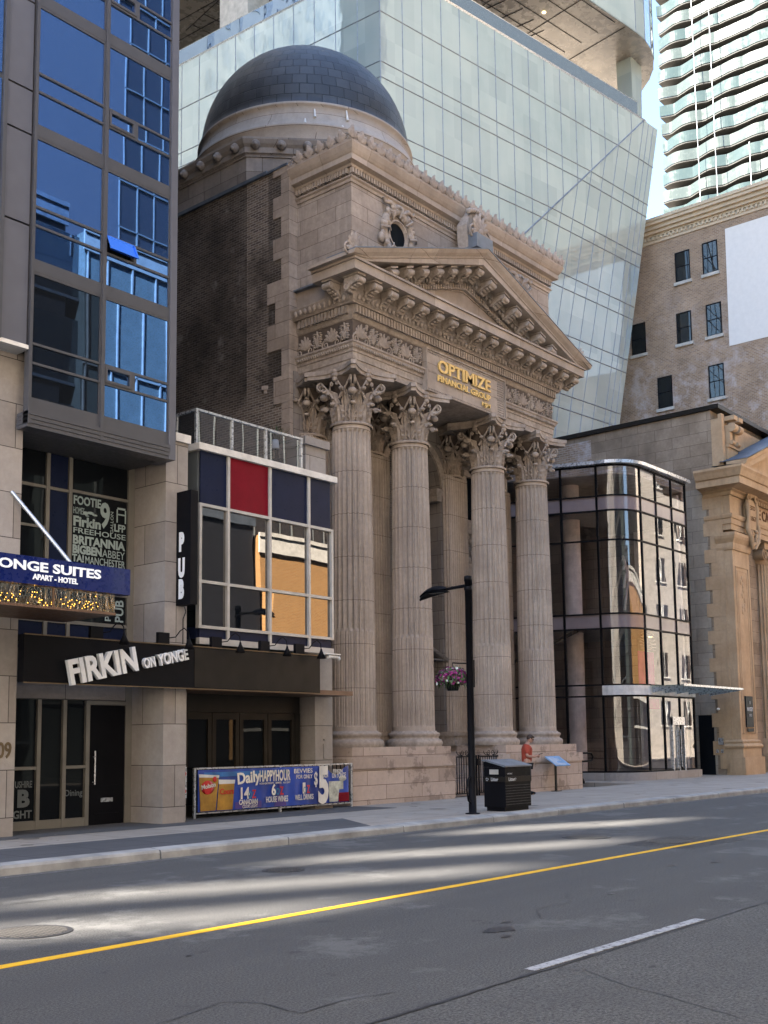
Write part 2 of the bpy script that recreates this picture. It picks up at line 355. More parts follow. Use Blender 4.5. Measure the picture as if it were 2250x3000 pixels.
# ------------------------------------------------------------------ mesh helpers
class MB:
    def __init__(s): s.v = []; s.f = []; s.sm = []
    def add(s, vs, fs, smooth=False):
        o = len(s.v); s.v += [tuple(v) for v in vs]; s.f += [tuple(i+o for i in f) for f in fs]; s.sm += [smooth]*len(fs); return s
    def box(s, x0, x1, y0, y1, z0, z1):
        v = [(x, y, z) for z in (z0, z1) for y in (y0, y1) for x in (x0, x1)]
        return s.add(v, [(0, 2, 3, 1), (4, 5, 7, 6), (0, 1, 5, 4), (2, 6, 7, 3), (0, 4, 6, 2), (1, 3, 7, 5)])
    def obox(s, c, ax, ay, az_, hx, hy, hz):
        """oriented box: centre, three axes, half sizes"""
        c = Vector(c); ax, ay, az_ = Vector(ax).normalized()*hx, Vector(ay).normalized()*hy, Vector(az_).normalized()*hz
        v = [c+ax*i+ay*j+az_*k for k in (-1, 1) for j in (-1, 1) for i in (-1, 1)]
        return s.add(v, [(0, 2, 3, 1), (4, 5, 7, 6), (0, 1, 5, 4), (2, 6, 7, 3), (0, 4, 6, 2), (1, 3, 7, 5)])
    def quad(s, a, b, c, d): return s.add([a, b, c, d], [(0, 1, 2, 3)])
    def prism(s, poly, z0, z1):
        """poly: (x,y) counter-clockwise"""
        n = len(poly); v = [(x, y, z0) for x, y in poly] + [(x, y, z1) for x, y in poly]
        f = [(i, (i+1) % n, n+(i+1) % n, n+i) for i in range(n)] + [tuple(range(n))[::-1], tuple(range(n, 2*n))]
        return s.add(v, f)
    def xz(s, poly, y0, y1):
        """polygon in the xz plane given a thickness in y"""
        n = len(poly); v = [(x, y0, z) for x, z in poly] + [(x, y1, z) for x, z in poly]
        f = [(i, (i+1) % n, n+(i+1) % n, n+i) for i in range(n)] + [tuple(range(n))[::-1], tuple(range(n, 2*n))]
        return s.add(v, f)
    def yz(s, poly, x0, x1):
        n = len(poly); v = [(x0, y, z) for y, z in poly] + [(x1, y, z) for y, z in poly]
        f = [(i, (i+1) % n, n+(i+1) % n, n+i) for i in range(n)] + [tuple(range(n))[::-1], tuple(range(n, 2*n))]
        return s.add(v, f)
    def lathe(s, prof, cx, cy, n=32, a0=0, a1=2*PI, smooth=True, cap=True):
        full = abs(a1-a0-2*PI) < 1e-6; k = n if full else n+1
        vs = [(cx+r*math.cos(a0+(a1-a0)*i/n), cy+r*math.sin(a0+(a1-a0)*i/n), z) for r, z in prof for i in range(k)]
        fs = []
        for j in range(len(prof)-1):
            for i in range(n):
                i2 = (i+1) % k
                fs.append((j*k+i, j*k+i2, (j+1)*k+i2, (j+1)*k+i))
        s.add(vs, fs, smooth)
        if cap and full:
            s.add(vs[:k], [tuple(range(k))[::-1]]); s.add(vs[-k:], [tuple(range(k))])
        return s
    def tube(s, pts, r, n=8, smooth=True):
        pts = [Vector(p) for p in pts]; rr = r if isinstance(r, (list, tuple)) else [r]*len(pts)
        vs = []; prev = None
        for i, p in enumerate(pts):
            d = (pts[min(i+1, len(pts)-1)]-pts[max(i-1, 0)]).normalized()
            a = d.cross(Vector((0, 0, 1)))
            if a.length < .05: a = d.cross(Vector((0, 1, 0)))
            if prev is not None and a.dot(prev) < 0: a = -a
            a.normalize(); prev = a; b = d.cross(a)
            vs += [p+a*rr[i]*math.cos(2*PI*k/n)+b*rr[i]*math.sin(2*PI*k/n) for k in range(n)]
        fs = [(i*n+k, i*n+(k+1) % n, (i+1)*n+(k+1) % n, (i+1)*n+k) for i in range(len(pts)-1) for k in range(n)]
        s.add(vs, fs, smooth); s.add(vs[:n], [tuple(range(n))]); s.add(vs[-n:], [tuple(range(n))[::-1]])
        return s
    def ell(s, c, r, n=8, m_=5, R=None):
        c = Vector(c); vs = []
        for j in range(m_+1):
            p = -PI/2+PI*j/m_
            for i in range(n):
                a = 2*PI*i/n; q = Vector((r[0]*math.cos(p)*math.cos(a), r[1]*math.cos(p)*math.sin(a), r[2]*math.sin(p)))
                vs.append(c+(R @ q if R else q))
        return s.add(vs, [(j*n+i, j*n+(i+1) % n, (j+1)*n+(i+1) % n, (j+1)*n+i) for j in range(m_) for i in range(n)], True)
    def sweep(s, path, prof, closed=False, right=True):
        """moulding: profile (out, z) carried along an xy path with mitred corners; out = right-hand side of travel"""
        P = [Vector((x, y)) for x, y in path]; n = len(P); vs = []
        def nrm(a, b):
            d = (b-a).normalized(); return Vector((d.y, -d.x)) if right else Vector((-d.y, d.x))
        for i, p in enumerate(P):
            ns = []
            if i > 0 or closed: ns.append(nrm(P[i-1], p))
            if i < n-1 or closed: ns.append(nrm(p, P[(i+1) % n]))
            if len(ns) == 2:
                b = (ns[0]+ns[1]); b = b.normalized()/max(.3, b.normalized().dot(ns[0]))
            else: b = ns[0]
            vs += [(p.x+b.x*o, p.y+b.y*o, z) for o, z in prof]
        k = len(prof); fs = []
        for i in range(n if closed else n-1):
            j = (i+1) % n
            for q in range(k): fs.append((i*k+q, j*k+q, j*k+(q+1) % k, i*k+(q+1) % k))
        s.add(vs, fs)
        if not closed: s.add(vs[:k], [tuple(range(k))]); s.add(vs[-k:], [tuple(range(k))[::-1]])
        return s
    def rake(s, path, prof, y):
        """sloping moulding in the xz plane: profile (out toward the street, up)"""
        vs = [(x, y-o, z+h) for x, z in path for o, h in prof]; k = len(prof)
        fs = [(i*k+q, (i+1)*k+q, (i+1)*k+(q+1) % k, i*k+(q+1) % k) for i in range(len(path)-1) for q in range(k)]
        s.add(vs, fs); s.add(vs[:k], [tuple(range(k))]); s.add(vs[-k:], [tuple(range(k))[::-1]]); return s
    def merge(s, o, M=None):
        vs = [tuple(M @ Vector(v)) for v in o.v] if M else o.v
        k = len(s.v); s.v += vs; s.f += [tuple(i+k for i in f) for f in o.f]; s.sm += o.sm; return s
    def mesh(s, name, org=(0, 0, 0)):
        me = bpy.data.meshes.new(name)
        me.from_pydata([(v[0]-org[0], v[1]-org[1], v[2]-org[2]) for v in s.v], [], s.f)
        me.polygons.foreach_set('use_smooth', s.sm)
        bm = bmesh.new(); bm.from_mesh(me); bmesh.ops.recalc_face_normals(bm, faces=bm.faces); bm.to_mesh(me); bm.free()
        me.update(); return me
def worldloc(o):
    v = Vector(o.location)
    while o.parent: o = o.parent; v += Vector(o.location)
    return v
def part(name, mb, mat, parent=None, label=None, org=None):
    base = worldloc(parent) if parent else Vector((0, 0, 0))
    o_ = Vector(org) if org else base
    me = mb.mesh(name, o_); me.materials.append(MATS[mat])
    ob = bpy.data.objects.new(name, me); COL.objects.link(ob)
    ob.location = o_ - base
    if parent: ob.parent = parent
    if label: ob['label'] = label
    return ob
def thing(name, label, cat, loc=(0, 0, 0), group=None):
    o = bpy.data.objects.new(name, None); o.empty_display_size = .3; COL.objects.link(o); o.location = loc
    o['label'] = label; o['category'] = cat
    if group: o['group'] = group
    return o
def tag(o, label, cat, group=None):
    o['label'] = label; o['category'] = cat
    if group: o['group'] = group
    return o
def struct(name, mb, mat, parent=None):
    o = part(name, mb, mat, parent); o['kind'] = 'structure'; return o
def copy_tree(o, parent=None):
    c = o.copy(); COL.objects.link(c); c.parent = parent
    for ch in list(o.children): copy_tree(ch, c)
    return c
def text_mb(txt, size, M, extrude=.01, sx=1., bold=0., align='LEFT', space=1.):
    cu = bpy.data.curves.new('t', 'FONT'); cu.body = txt; cu.size = size; cu.extrude = extrude; cu.offset = bold; cu.align_x = align
    cu.space_character = space; cu.resolution_u = 3
    ob = bpy.data.objects.new('t', cu); COL.objects.link(ob)
    dg = bpy.context.evaluated_depsgraph_get(); me = bpy.data.meshes.new_from_object(ob.evaluated_get(dg))
    mb = MB(); S = Matrix.Diagonal((sx, 1, 1, 1))
    mb.add([tuple(M @ (S @ v.co)) for v in me.vertices], [tuple(p.vertices) for p in me.polygons])
    bpy.data.objects.remove(ob); bpy.data.curves.remove(cu); bpy.data.meshes.remove(me)
    return mb
def wallM(x, y, z, rot=0, face='S'):
    """text lies on a wall facing the street (face S: -Y) or facing left (face W: -X)"""
    R = Matrix.Rotation(PI/2, 4, 'X')
    if face == 'W': R = Matrix.Rotation(-PI/2, 4, 'Z') @ R
    return Matrix.Translation((x, y, z)) @ R @ Matrix.Rotation(rot, 4, 'Z')
def spiral(mb, c, R, turns=1.6, r=.02, cw=1, a0=0, y=None, axis='y', n=22, taper=.5):
    pts = []
    for i in range(n):
        u = i/(n-1); a = a0+cw*u*turns*2*PI; rr = R*(1-u*.85)
        if axis == 'y': pts.append((c[0]+rr*math.cos(a), c[1], c[2]+rr*math.sin(a)))
        else: pts.append((c[0], c[1]+rr*math.cos(a), c[2]+rr*math.sin(a)))
    mb.tube(pts, [r*(1-taper*i/(n-1)) for i in range(n)], 5)
def petal(mb, base, ang, L, wd, th=.02, axis='y'):
    """flat leaf from base outward at an angle in the wall plane"""
    d = (math.cos(ang), math.sin(ang)); q = (-d[1], d[0]); out = []
    prof = [(0, .25), (.35, .8), (.7, 1), (.92, .7), (1, .1)]
    vs = []
    for u, wv in prof:
        for sgn, hh in ((-1, 0), (0, 1), (1, 0)):
            a = d[0]*u*L+q[0]*sgn*wv*wd/2; b = d[1]*u*L+q[1]*sgn*wv*wd/2; h = -(th*(.3+.7*hh))-.15*L*u*u*0
            vs.append((base[0]+a, base[1]+h, base[2]+b) if axis == 'y' else (base[0]+h, base[1]+a, base[2]+b))
    fs = [(i*3+k, i*3+k+1, i*3+k+4, i*3+k+3) for i in range(4) for k in range(2)]
    mb.add(vs, fs, True)

# ================================================================== SETTING
g = MB().quad((-600, -600, -.02), (900, -600, -.02), (900, 900, -.02), (-600, 900, -.02)); struct('ground', g, 'sidewalk_concrete')
g = MB().box(-150, 400, 1.0, 13.6, -.015, 0.0); struct('road', g, 'asphalt')
# coarser, newer asphalt in the near lane and the manhole repair
struct('road_near_lane', MB().box(-20, 60, 1.0, 4.55, .0, .004), 'asphalt_coarse')
g = MB().box(-150, 400, 13.86, 18.9, -.01, .15).box(37, 300, 18.9, 22, -.01, .146).box(-150, 10, 18.9, 24, -.01, .146); struct('sidewalk', g, 'sidewalk_concrete')
g = MB().prism([(-20, 13.9), (16.2, 13.9), (17.5, 15.8), (14.4, 15.7), (-20, 15.6)], .15, .154); struct('dark_paving', g, 'sidewalk_dark')
struct('entrance_paving', MB().box(10, 21.0, 17.2, 18.9, .15, .1545), 'sidewalk_dark')
g = MB()
x = -30.0
while x < 140:
    L = random.uniform(2.6, 3.4); g.sweep([(x, 13.86), (x+L-.03, 13.86)], [(-.0, -.01), (.26, -.01), (.255, .10), (.235, .135+random.uniform(-.012, .008)), (.0, .158)]); x += L
struct('kerb', g, 'kerb_stone')
struct('east_sidewalk', MB().box(-150, 300, -4.0, 1.0, -.01, .15), 'sidewalk_concrete')
g = MB().box(-100, 260, 7.99, 8.11, 0, .0042)
struct('yellow_line', g, 'yellow_paint')
g = MB().prism([(7.25, 4.62), (10.2, 4.60), (10.2, 4.71), (7.25, 4.72)], .004, .009).box(14.5, 17.6, 4.61, 4.71, .004, .009); struct('lane_line', g, 'road_white')
# tar seams and cracks
def crack(pts, w_, seed=1):
    rr = random.Random(seed); out = []
    for (x0, y0), (x1, y1) in zip(pts, pts[1:]):
        n = max(2, int(math.hypot(x1-x0, y1-y0)/.12))
        for i in range(n):
            u = i/n; out.append((x0+(x1-x0)*u+rr.uniform(-.018, .018), y0+(y1-y0)*u+rr.uniform(-.018, .018)))
    out.append(pts[-1]); mb = MB(); vs = []
    for i, (x_, y_) in enumerate(out):
        a = out[max(0, i-1)]; b = out[min(len(out)-1, i+1)]; d = Vector((b[0]-a[0], b[1]-a[1])).normalized(); ww = w_*rr.uniform(.4, 1.3)/2
        vs += [(x_-d.y*ww, y_+d.x*ww, .0062), (x_+d.y*ww, y_-d.x*ww, .0062)]
    mb.add(vs, [(2*i, 2*i+1, 2*i+3, 2*i+2) for i in range(len(out)-1)]); return mb
g = crack([(4.0, 4.60), (5.32, 4.59), (7.25, 4.58), (9.9, 4.56), (12, 4.58), (16, 4.56), (30, 4.58)], .035)
g.merge(crack([(7.42, 4.56), (7.44, 4.29), (7.18, 3.85), (7.04, 3.44), (6.78, 2.86)], .012, 2))
g.merge(crack([(4.2, 5.4), (4.55, 5.62), (5.16, 5.75), (5.29, 5.53), (5.24, 5.1), (5.71, 5.12), (6.07, 5.02)], .010, 3))
g.merge(crack([(5, 11.2), (7.05, 11.11), (8.34, 10.92), (10.53, 11.01), (12.55, 11.15), (13.34, 11.19), (17.17, 11.43), (20, 11.6), (30, 11.7)], .018, 4))
g.merge(crack([(9.4, 5.9), (9.9, 6.3), (10.4, 6.2), (11.2, 6.7), (12.4, 6.5)], .008, 5))
struct('road_cracks', g, 'tar')
g = MB()
def blob(cx, cy, r, seed, z=.0061):
    rr = random.Random(seed); return [(cx+r*rr.uniform(.45, 1.1)*1.3*math.cos(a*PI/9), cy+r*rr.uniform(.45, 1.1)*.8*math.sin(a*PI/9), z) for a in range(18)]
for i, (a, b, c) in enumerate([(8.62, 5.87, .17), (8.35, 5.62, .07), (9.0, 6.05, .06), (14.3, 6.9, .06), (15, 6.6, .08), (11.3, 6.2, .05), (6.1, 7.2, .03), (7.9, 4.0, .05), (9.6, 3.6, .09), (10, 3.9, .07)]):
    q = blob(a, b, c, i); g.add(q, [tuple(range(18))])
struct('road_stains', g, 'damp')
g = MB(); rr = random.Random(5)
for i in range(260):
    x_ = rr.uniform(7, 40); y_ = 13.58-abs(rr.gauss(0, .12)); q = rr.uniform(.008, .022)
    g.add([(x_, y_, .008), (x_+q, y_+q*.3, .012), (x_+q*.6, y_+q, .009)], [(0, 1, 2)])
sg_ = MB(); r3 = random.Random(9)
for i in range(170):
    x_ = r3.uniform(9, 48); y_ = r3.uniform(13.95, 18.4); q = r3.uniform(.015, .05) if i % 9 else r3.uniform(.08, .2)
    sg_.add([(x_+q*r3.uniform(.6, 1.2)*math.cos(a*PI/5), y_+q*r3.uniform(.6, 1.2)*math.sin(a*PI/5), .1562) for a in range(10)], [tuple(range(10))])
struct('sidewalk_stains', sg_, 'gum')
o_ = struct('gutter_litter', g, 'cream_letters'); o_['kind'] = 'stuff'
g = MB().prism([(-20, 13.38), (60, 13.38), (60, 13.6), (-20, 13.6)], .0, .0035); struct('gutter', g, 'damp_gutter')
g = MB().prism([(16.6, 7.7), (18.6, 7.62), (18.7, 8.95), (16.7, 9.0)], .0, .0022); struct('road_patch', g, 'tar')
def manhole(x_, y_, r, label):
    t = thing('manhole_cover', label, 'manhole cover', (x_, y_, 0), 'iron covers set in the road')
    p = MB().lathe([(r, .0), (r, .010), (r-.02, .012)], x_, y_, 40, smooth=False); part('cover', p, 'iron_cover', t)
    p = MB().lathe([(r+.05, .0), (r+.05, .008), (r+.003, .008), (r+.003, 0)], x_, y_, 40, smooth=False, cap=False); part('rim', p, 'damp', t)
manhole(6.0, 9.32, .33, 'large round perforated iron cover nearest the camera at the left edge')
manhole(10.95, 10.98, .24, 'small round slotted iron cover near the kerb before the pub')
manhole(17.65, 10.12, .38, 'round iron cover between the kerb and the yellow line, beyond the waste bin')
manhole(17.6, 8.52, .33, 'round iron cover in a dark asphalt patch beside the yellow line')

# ================================================================== TEMPLE BANK
XC, YF, XL, XR = 26.67, 19.0, 21.6, 31.74
T = thing('bank_temple', 'tall buff stone temple-fronted bank with four fluted columns and a dark dome', 'building', (XC, YF, .15))
# plinths
for x0, x1, sgn in ((21.0, 25.30, -1), (28.04, 32.30, 1)):
    g = MB().box(x0, x1, 18.6, 21.2, .1, 1.06).box(x0-.02, x1+.02, 18.57, 21.2, 1.062, 1.33)
    a = .12; g.box(x0+a if sgn < 0 else x0+.0, x1-.02 if sgn < 0 else x1-a, 18.72, 21.2, 1.332, 1.60)
    part('plinth', g, 'plinth_stone', T)
g = MB()
for i in range(6): g.box(25.3, 28.04, 19.1+.27*i, 21.5, .15+.21*i, .15+.21*(i+1)-.002)
g.box(25.2, 28.1, 20.75, 22.5, .1, 1.45)
part('steps', g, 'plinth_stone', T)
# columns -----------------------------------------------------------
R0, R1 = .60, .525
def shaft_mesh(zb=2.03, zt=10.2, n=24):
    mb = MB(); zs = [zb, zb+.10, zb+.16, 3.2, 4.62, 4.72, 4.78, 6, 7.4, 8.8, 9.9, 10.02, 10.1, zt]; k = n*8; vs = []
    for z in zs:
        u = (z-zb)/(zt-zb); r = R0-(R0-R1)*(u**1.6)
        for i in range(k):
            ph = (i % 8)/8; d = 0
            if zb+.12 < z < 10.06:
                if ph > .12:
                    q = (ph-.12)/.88; base = math.sin(PI*q)
                    d = -.085*base**.6
                    if z < 4.7: d = -.055+.050*abs(math.sin(PI*q)) if .05 < q < .95 else 0
            vs.append(((r+d)*math.cos(2*PI*i/k), (r+d)*math.sin(2*PI*i/k), z))
    fs = [(j*k+i, j*k+(i+1) % k, (j+1)*k+(i+1) % k, (j+1)*k+i) for j in range(len(zs)-1) for i in range(k)]
    mb.add(vs, fs, False); return mb
def leaf_mb(h, w_, curl, out):
    """acanthus leaf: root at origin, grows up z, curls out along -y"""
    mb = MB(); nu, nv = 9, 6; vs = []
    for j in range(nu):
        u = j/(nu-1)
        if u < .72: y = -out*(u/.72)**2*.5; z = h*u/.72*.88
        else:
            a = (u-.72)/.28*PI*1.05; y = -out*.5-curl*(1-math.cos(a)); z = h*.88+curl*.9*math.sin(a)
        ww = w_*(.55+.6*math.sin(PI*min(1, u*1.15)))*(1 if u < .85 else .62)
        for i in range(nv+1):
            s = i/nv*2-1; lobe = 1-.30*(j % 2)
            vs.append((s*ww/2*lobe, y+abs(s)**1.5*.085-.025*math.cos(s*PI*3), z-abs(s)*.03*u))
    fs = [(j*(nv+1)+i, j*(nv+1)+i+1, (j+1)*(nv+1)+i+1, (j+1)*(nv+1)+i) for j in range(nu-1) for i in range(nv)]
    mb.add(vs, fs, False)
    k = len(vs); b = [(x, y+.028, z) for x, y, z in vs]; mb.add(b, [f[::-1] for f in fs], False)
    mb.ell((0, -out*.5-curl*1.75, h*.90), (w_*.27, curl*.75, .05), 8, 4)
    return mb
def capital_mesh(zb=10.2, s=1.0, sq=False):
    mb = MB(); H_ = 1.55
    mb.lathe([(R1+.05, zb), (R1+.075, zb+.03), (R1+.06, zb+.07), (R1-.02, zb+.09)], 0, 0, 28, cap=False)
    for ring, (n, h, w_, r, a0, cu, ou) in enumerate(((8, .50, .30, R1-.03, 0, .11, .14), (8, .94, .27, R1-.07, PI/8, .12, .26))):
        for i in range(n):
            a = a0+2*PI*i/n; L = leaf_mb(h, w_, cu, ou)
            mb.merge(L, Matrix.Translation((r*math.cos(a), r*math.sin(a), zb+.08)) @ Matrix.Rotation(a+PI/2, 4, 'Z'))
    # corner volutes with their stalks, and small inner helices
    for i in range(4):
        a = PI/4+PI/2*i; d = Vector((math.cos(a), math.sin(a), 0)); q = Vector((-d.y, d.x, 0))
        for sg in (-1, 1):
            pts = []
            for k in range(8):
                u = k/7; pts.append(d*(R1-.02+.30*u**1.5)+q*sg*(.30*(1-u)+.05)+Vector((0, 0, zb+.72+.52*u)))
            c = d*(R1+.29)+q*sg*.05+Vector((0, 0, zb+1.13))
            for k in range(15):
                t_ = k/14; an = PI/2-t_*2.9*PI; rr = .125*(1-t_*.8); pts.append(c+d*rr*math.cos(an)+Vector((0, 0, rr*math.sin(an))))
            mb.tube(pts, [.035+.008*math.sin(k) for k in range(8)]+[.036*(1-.4*k/14) for k in range(15)], 6)
        mb.ell(d*(R1+.2)+Vector((0, 0, zb+.86)), (.13, .13, .10), 8, 5)
        L = leaf_mb(.34, .26, .06, .2); mb.merge(L, Matrix.Translation(d*(R1-.0)+Vector((0, 0, zb+.70))) @ Matrix.Rotation(a+PI/2, 4, 'Z'))
        b = PI/2*i; e = Vector((math.cos(b), math.sin(b), 0)); q2 = Vector((-e.y, e.x, 0))
        for sg in (-1, 1):
            pts = [e*(R1+.02+.12*u)+q2*sg*(.30-.16*u)+Vector((0, 0, zb+.8+.36*u)) for u in (0, .3, .6, .9)]
            c = e*(R1+.14)+q2*sg*.09+Vector((0, 0, zb+1.13))
            for k in range(10):
                an = PI/2+t_*0-k/9*2.2*PI; rr = .07*(1-k/9*.8); pts.append(c+q2*sg*rr*math.cos(an)+Vector((0, 0, rr*math.sin(an))))
            mb.tube(pts, .022, 5)
        for k, (hh, rr) in enumerate(((1.46, .10), (1.36, .13), (1.25, .09))):   # flower on the abacus
            mb.ell(e*(R1+.12)+Vector((0, 0, zb+hh)), (rr if abs(e.y) > .5 else .08, .08 if abs(e.y) > .5 else rr, .075), 8, 5)
    # abacus: square with hollowed sides and clipped corners
    pl = []
    S = R1+.36
    for i in range(4):
        a = PI/4+PI/2*i
        for k in range(-1, 2, 2):
            c = Vector((S*math.sqrt(2)*math.cos(a), S*math.sqrt(2)*math.sin(a))); t_ = Vector((-math.sin(a), math.cos(a)))*k*.07
            pl.append(c+t_)
            if k == 1:
                n0 = c+t_; a2 = a+PI/2; n1 = Vector((S*math.sqrt(2)*math.cos(a2), S*math.sqrt(2)*math.sin(a2)))-Vector((-math.sin(a2), math.cos(a2)))*.07
                for u in (.15, .3, .45, .5, .55, .7, .85):
                    p = n0.lerp(n1, u); mid = Vector((math.cos(a+PI/4), math.sin(a+PI/4))); pl.append(p-mid*.27*(1-(2*u-1)**2))
    for z0, z1, kk in ((zb+1.33, zb+1.43, .95), (zb+1.432, zb+1.55, 1.0)):
        mb.prism([(p.x*kk, p.y*kk) for p in pl], z0, z1)
    return mb
def base_mb(r=1.0):
    mb = MB(); pr = [(.78*r, 1.60), (.80*r, 1.66), (.80*r, 1.72), (.775*r, 1.78), (.72*r, 1.80), (.69*r, 1.83), (.705*r, 1.87), (.72*r, 1.89), (.735*r, 1.93), (.72*r, 1.97), (.66*r, 1.99), (.635*r, 2.03)]
    return mb.lathe(pr, 0, 0, 40)
col0 = bpy.data.objects.new('column', None); COL.objects.link(col0); col0.parent = T
cx0 = XC-4.53; cyc = 19.56
col0.location = Vector((cx0, cyc, 0))-worldloc(T)
def cpart(name, mb, mat, par):
    me = mb.mesh(name); me.materials.append(MATS[mat]); o = bpy.data.objects.new(name, me); COL.objects.link(o); o.parent = par; return o
shaft_me = cpart('shaft', shaft_mesh(), 'column_stone', col0); cap_me = cpart('capital', capital_mesh(), 'temple_carved', col0); cpart('base', base_mb(), 'temple_carved', col0)
bell_me = cpart('capital_bell', MB().lathe([(R1-.03, 10.28), (R1-.13, 10.36), (R1-.14, 10.9), (R1-.02, 11.3), (R1+.12, 11.5), (R1+.12, 11.53)], 0, 0, 28), 'dark_ground', col0)
for dx in (-1.98, 1.98, 4.53):
    c = copy_tree(col0, T); c.location = Vector((XC+dx, cyc, 0))-worldloc(T)
# engaged fluted piers on the back wall
def pier_mb():
    mb = MB(); vs = []; prof = []
    hw = .52; n = 9
    def side(a, b, nx, ny):
        L = math.hypot(b[0]-a[0], b[1]-a[1]); out = []
        for i in range(n*6):
            ph = (i % 6)/6; d = 0 if ph < .2 else .045*math.sin(PI*(ph-.2)/.8)
            u = i/(n*6); out.append((a[0]+(b[0]-a[0])*u-nx*d, a[1]+(b[1]-a[1])*u-ny*d))
        return out
    prof = side((-hw, .5), (-hw, -hw), -1, 0)+side((-hw, -hw), (hw, -hw), 0, -1)+side((hw, -hw), (hw, .5), 1, 0)+[(hw, .5)]
    mb.prism([(x*1.0, y) for x, y in prof], 2.03, 10.2)
    return mb
p0 = bpy.data.objects.new('pilaster', None); COL.objects.link(p0); p0.parent = T; p0.location = Vector((cx0, 21.25, 0))-worldloc(T)
cpart('shaft', pier_mb(), 'column_stone', p0)
o = bpy.data.objects.new('capital', cap_me.data); COL.objects.link(o); o.parent = p0
o = bpy.data.objects.new('capital_bell', bell_me.data); COL.objects.link(o); o.parent = p0
g = MB()
for z0, z1, q in ((1.6, 1.78, .24), (1.78, 1.90, .15), (1.9, 1.98, .18), (1.98, 2.03, .08)): g.box(-.52-q, .52+q, -.52-q, .5, z0+.001, z1)
cpart('base', g, 'temple_carved', p0)
for dx in (-1.98, 1.98, 4.53):
    c = copy_tree(p0, T); c.location = Vector((XC+dx, 21.25, 0))-worldloc(T)
# back wall with the arched recess
g = MB().box(21.4, 25.28, 21.0, 22.7, 1.3, 12.0).box(28.06, 31.95, 21.0, 22.7, 1.3, 12.0)
arch = [(XC+1.39*math.cos(a), 9.75+1.39*math.sin(a)) for a in [PI*i/16 for i in range(17)]]
for (xa, za), (xb, zb_) in zip(arch, arch[1:]): g.xz([(xa, za), (xb, zb_), (xb, 12.0), (xa, 12.0)], 21.0, 22.7)
g.box(25.2, 28.1, 22.7, 23.0, 1.3, 12.0)
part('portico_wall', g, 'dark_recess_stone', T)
g = MB()
for x0, x1 in ((25.28, 25.45), (27.89, 28.06)): g.box(x0-.1, x1+.05, 20.94, 22.6, 9.55, 9.62).box(x0-.06, x1+.02, 20.96, 22.6, 9.35, 9.55).box(x0-.10, x1+.06, 20.93, 22.6, 9.62, 9.75)
for k in range(16):
    a0, a1 = PI*k/16, PI*(k+1)/16
    g.xz([(XC+r*math.cos(a), 9.75+r*math.sin(a)) for r, a in ((1.39, a0), (1.62, a0), (1.62, a1), (1.39, a1))], 20.93, 21.0)
part('arch_moulding', g, 'temple_carved', T)
dr = MB().box(25.9, 27.44, 21.75, 22.0, 1.45, 3.9); d_ = part('door', dr, 'black_metal', T)
g = MB().box(25.45, 25.85, 21.3, 21.9, 1.45, 3.95).box(27.49, 27.89, 21.3, 21.9, 1.45, 3.95).box(25.35, 27.99, 21.2, 21.9, 3.952, 4.25)
g.rake([(25.15, 4.30), (XC, 4.92), (28.19, 4.30)], [(.25, 0), (.22, -.1), (.12, -.13), (-.5, -.13), (-.5, 0)], 21.1).box(25.2, 28.14, 20.9, 21.9, 4.2505, 4.30)
g.box(25.7, 27.64, 21.4, 22.0, 5.35, 5.45).box(25.6, 27.74, 21.3, 22.0, 5.452, 5.62).box(25.8, 26.0, 21.45, 22, 5.0, 5.35).box(27.34, 27.54, 21.45, 22, 5.0, 5.35)
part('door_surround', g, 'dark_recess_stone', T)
part('niche_window', MB().box(25.7, 27.64, 22.55, 22.6, 5.62, 9.6), 'window_black', T)
for xm in (24.69-1.27, 24.69+5.25):
    f_ = part('side_window', MB().box(xm-.55, xm+.55, 20.975, 20.99, 3.4, 7.0), 'window_black', T); part('side_window', MB().box(xm-.55, xm+.55, 20.975, 20.99, 8.95, 10.4), 'window_black', T)
    g = MB()
    for z0, z1 in ((3.3, 3.4), (7.0, 7.35), (7.36, 7.5), (8.5, 8.62), (8.63, 8.95), (10.4, 10.6)): g.box(xm-.75, xm+.75, 20.86, 21.0, z0, z1-.002)
    for s_ in (-1, 1): g.box(xm+s_*.66-.1, xm+s_*.66+.1, 20.9, 21.0, 3.3, 10.6)
    for i in range(14): g.ell((xm+random.uniform(-.5, .5), 20.97, random.uniform(7.55, 8.45)), (.10, .06, .10), 6, 4)
    part('window_surround', g, 'temple_carved', T)
# entablature
path = [(XL, 21.05), (XL, YF), (XR, YF), (XR, 21.05)]
g = MB().sweep(path, [(-.95, 11.752), (0, 11.752), (0, 11.93), (.025, 11.935), (.025, 12.12), (.05, 12.13), (.05, 12.2), (.09, 12.24), (.12, 12.33), (.15, 12.35), (.15, 12.40), (-.95, 12.40)])
for i in range(130):   # leaf-and-tongue course
    x = XL+.05+i*(XR-XL-.1)/129
    if not 24.60 < x < 28.72: g.ell((x, YF-.10, 12.265), (.030, .035, .055), 5, 4)
for i in range(24): g.ell((XL-.10, YF+.08+i*.08, 12.265), (.035, .030, .055), 5, 4)
part('architrave', g, 'temple_carved', T)
part('portico_ceiling', MB().box(XL+.4, XR-.4, 19.4, 21.0, 11.95, 12.3).box(XL+1.2, XR-1.2, 19.5, 21.0, 11.80, 11.949), 'temple_carved', T)
part('attic_wall', MB().box(XL, XR, YF, 22.0, 12.402, 17.30), 'temple_ashlar', T)
g = MB().sweep(path, [(-.1, 13.03), (.02, 13.05), (.05, 13.10), (.07, 13.13), (.07, 13.15), (-.1, 13.15)])
g.sweep(path, [(-.1, 13.152), (.08, 13.152), (.08, 13.40), (-.1, 13.40)])
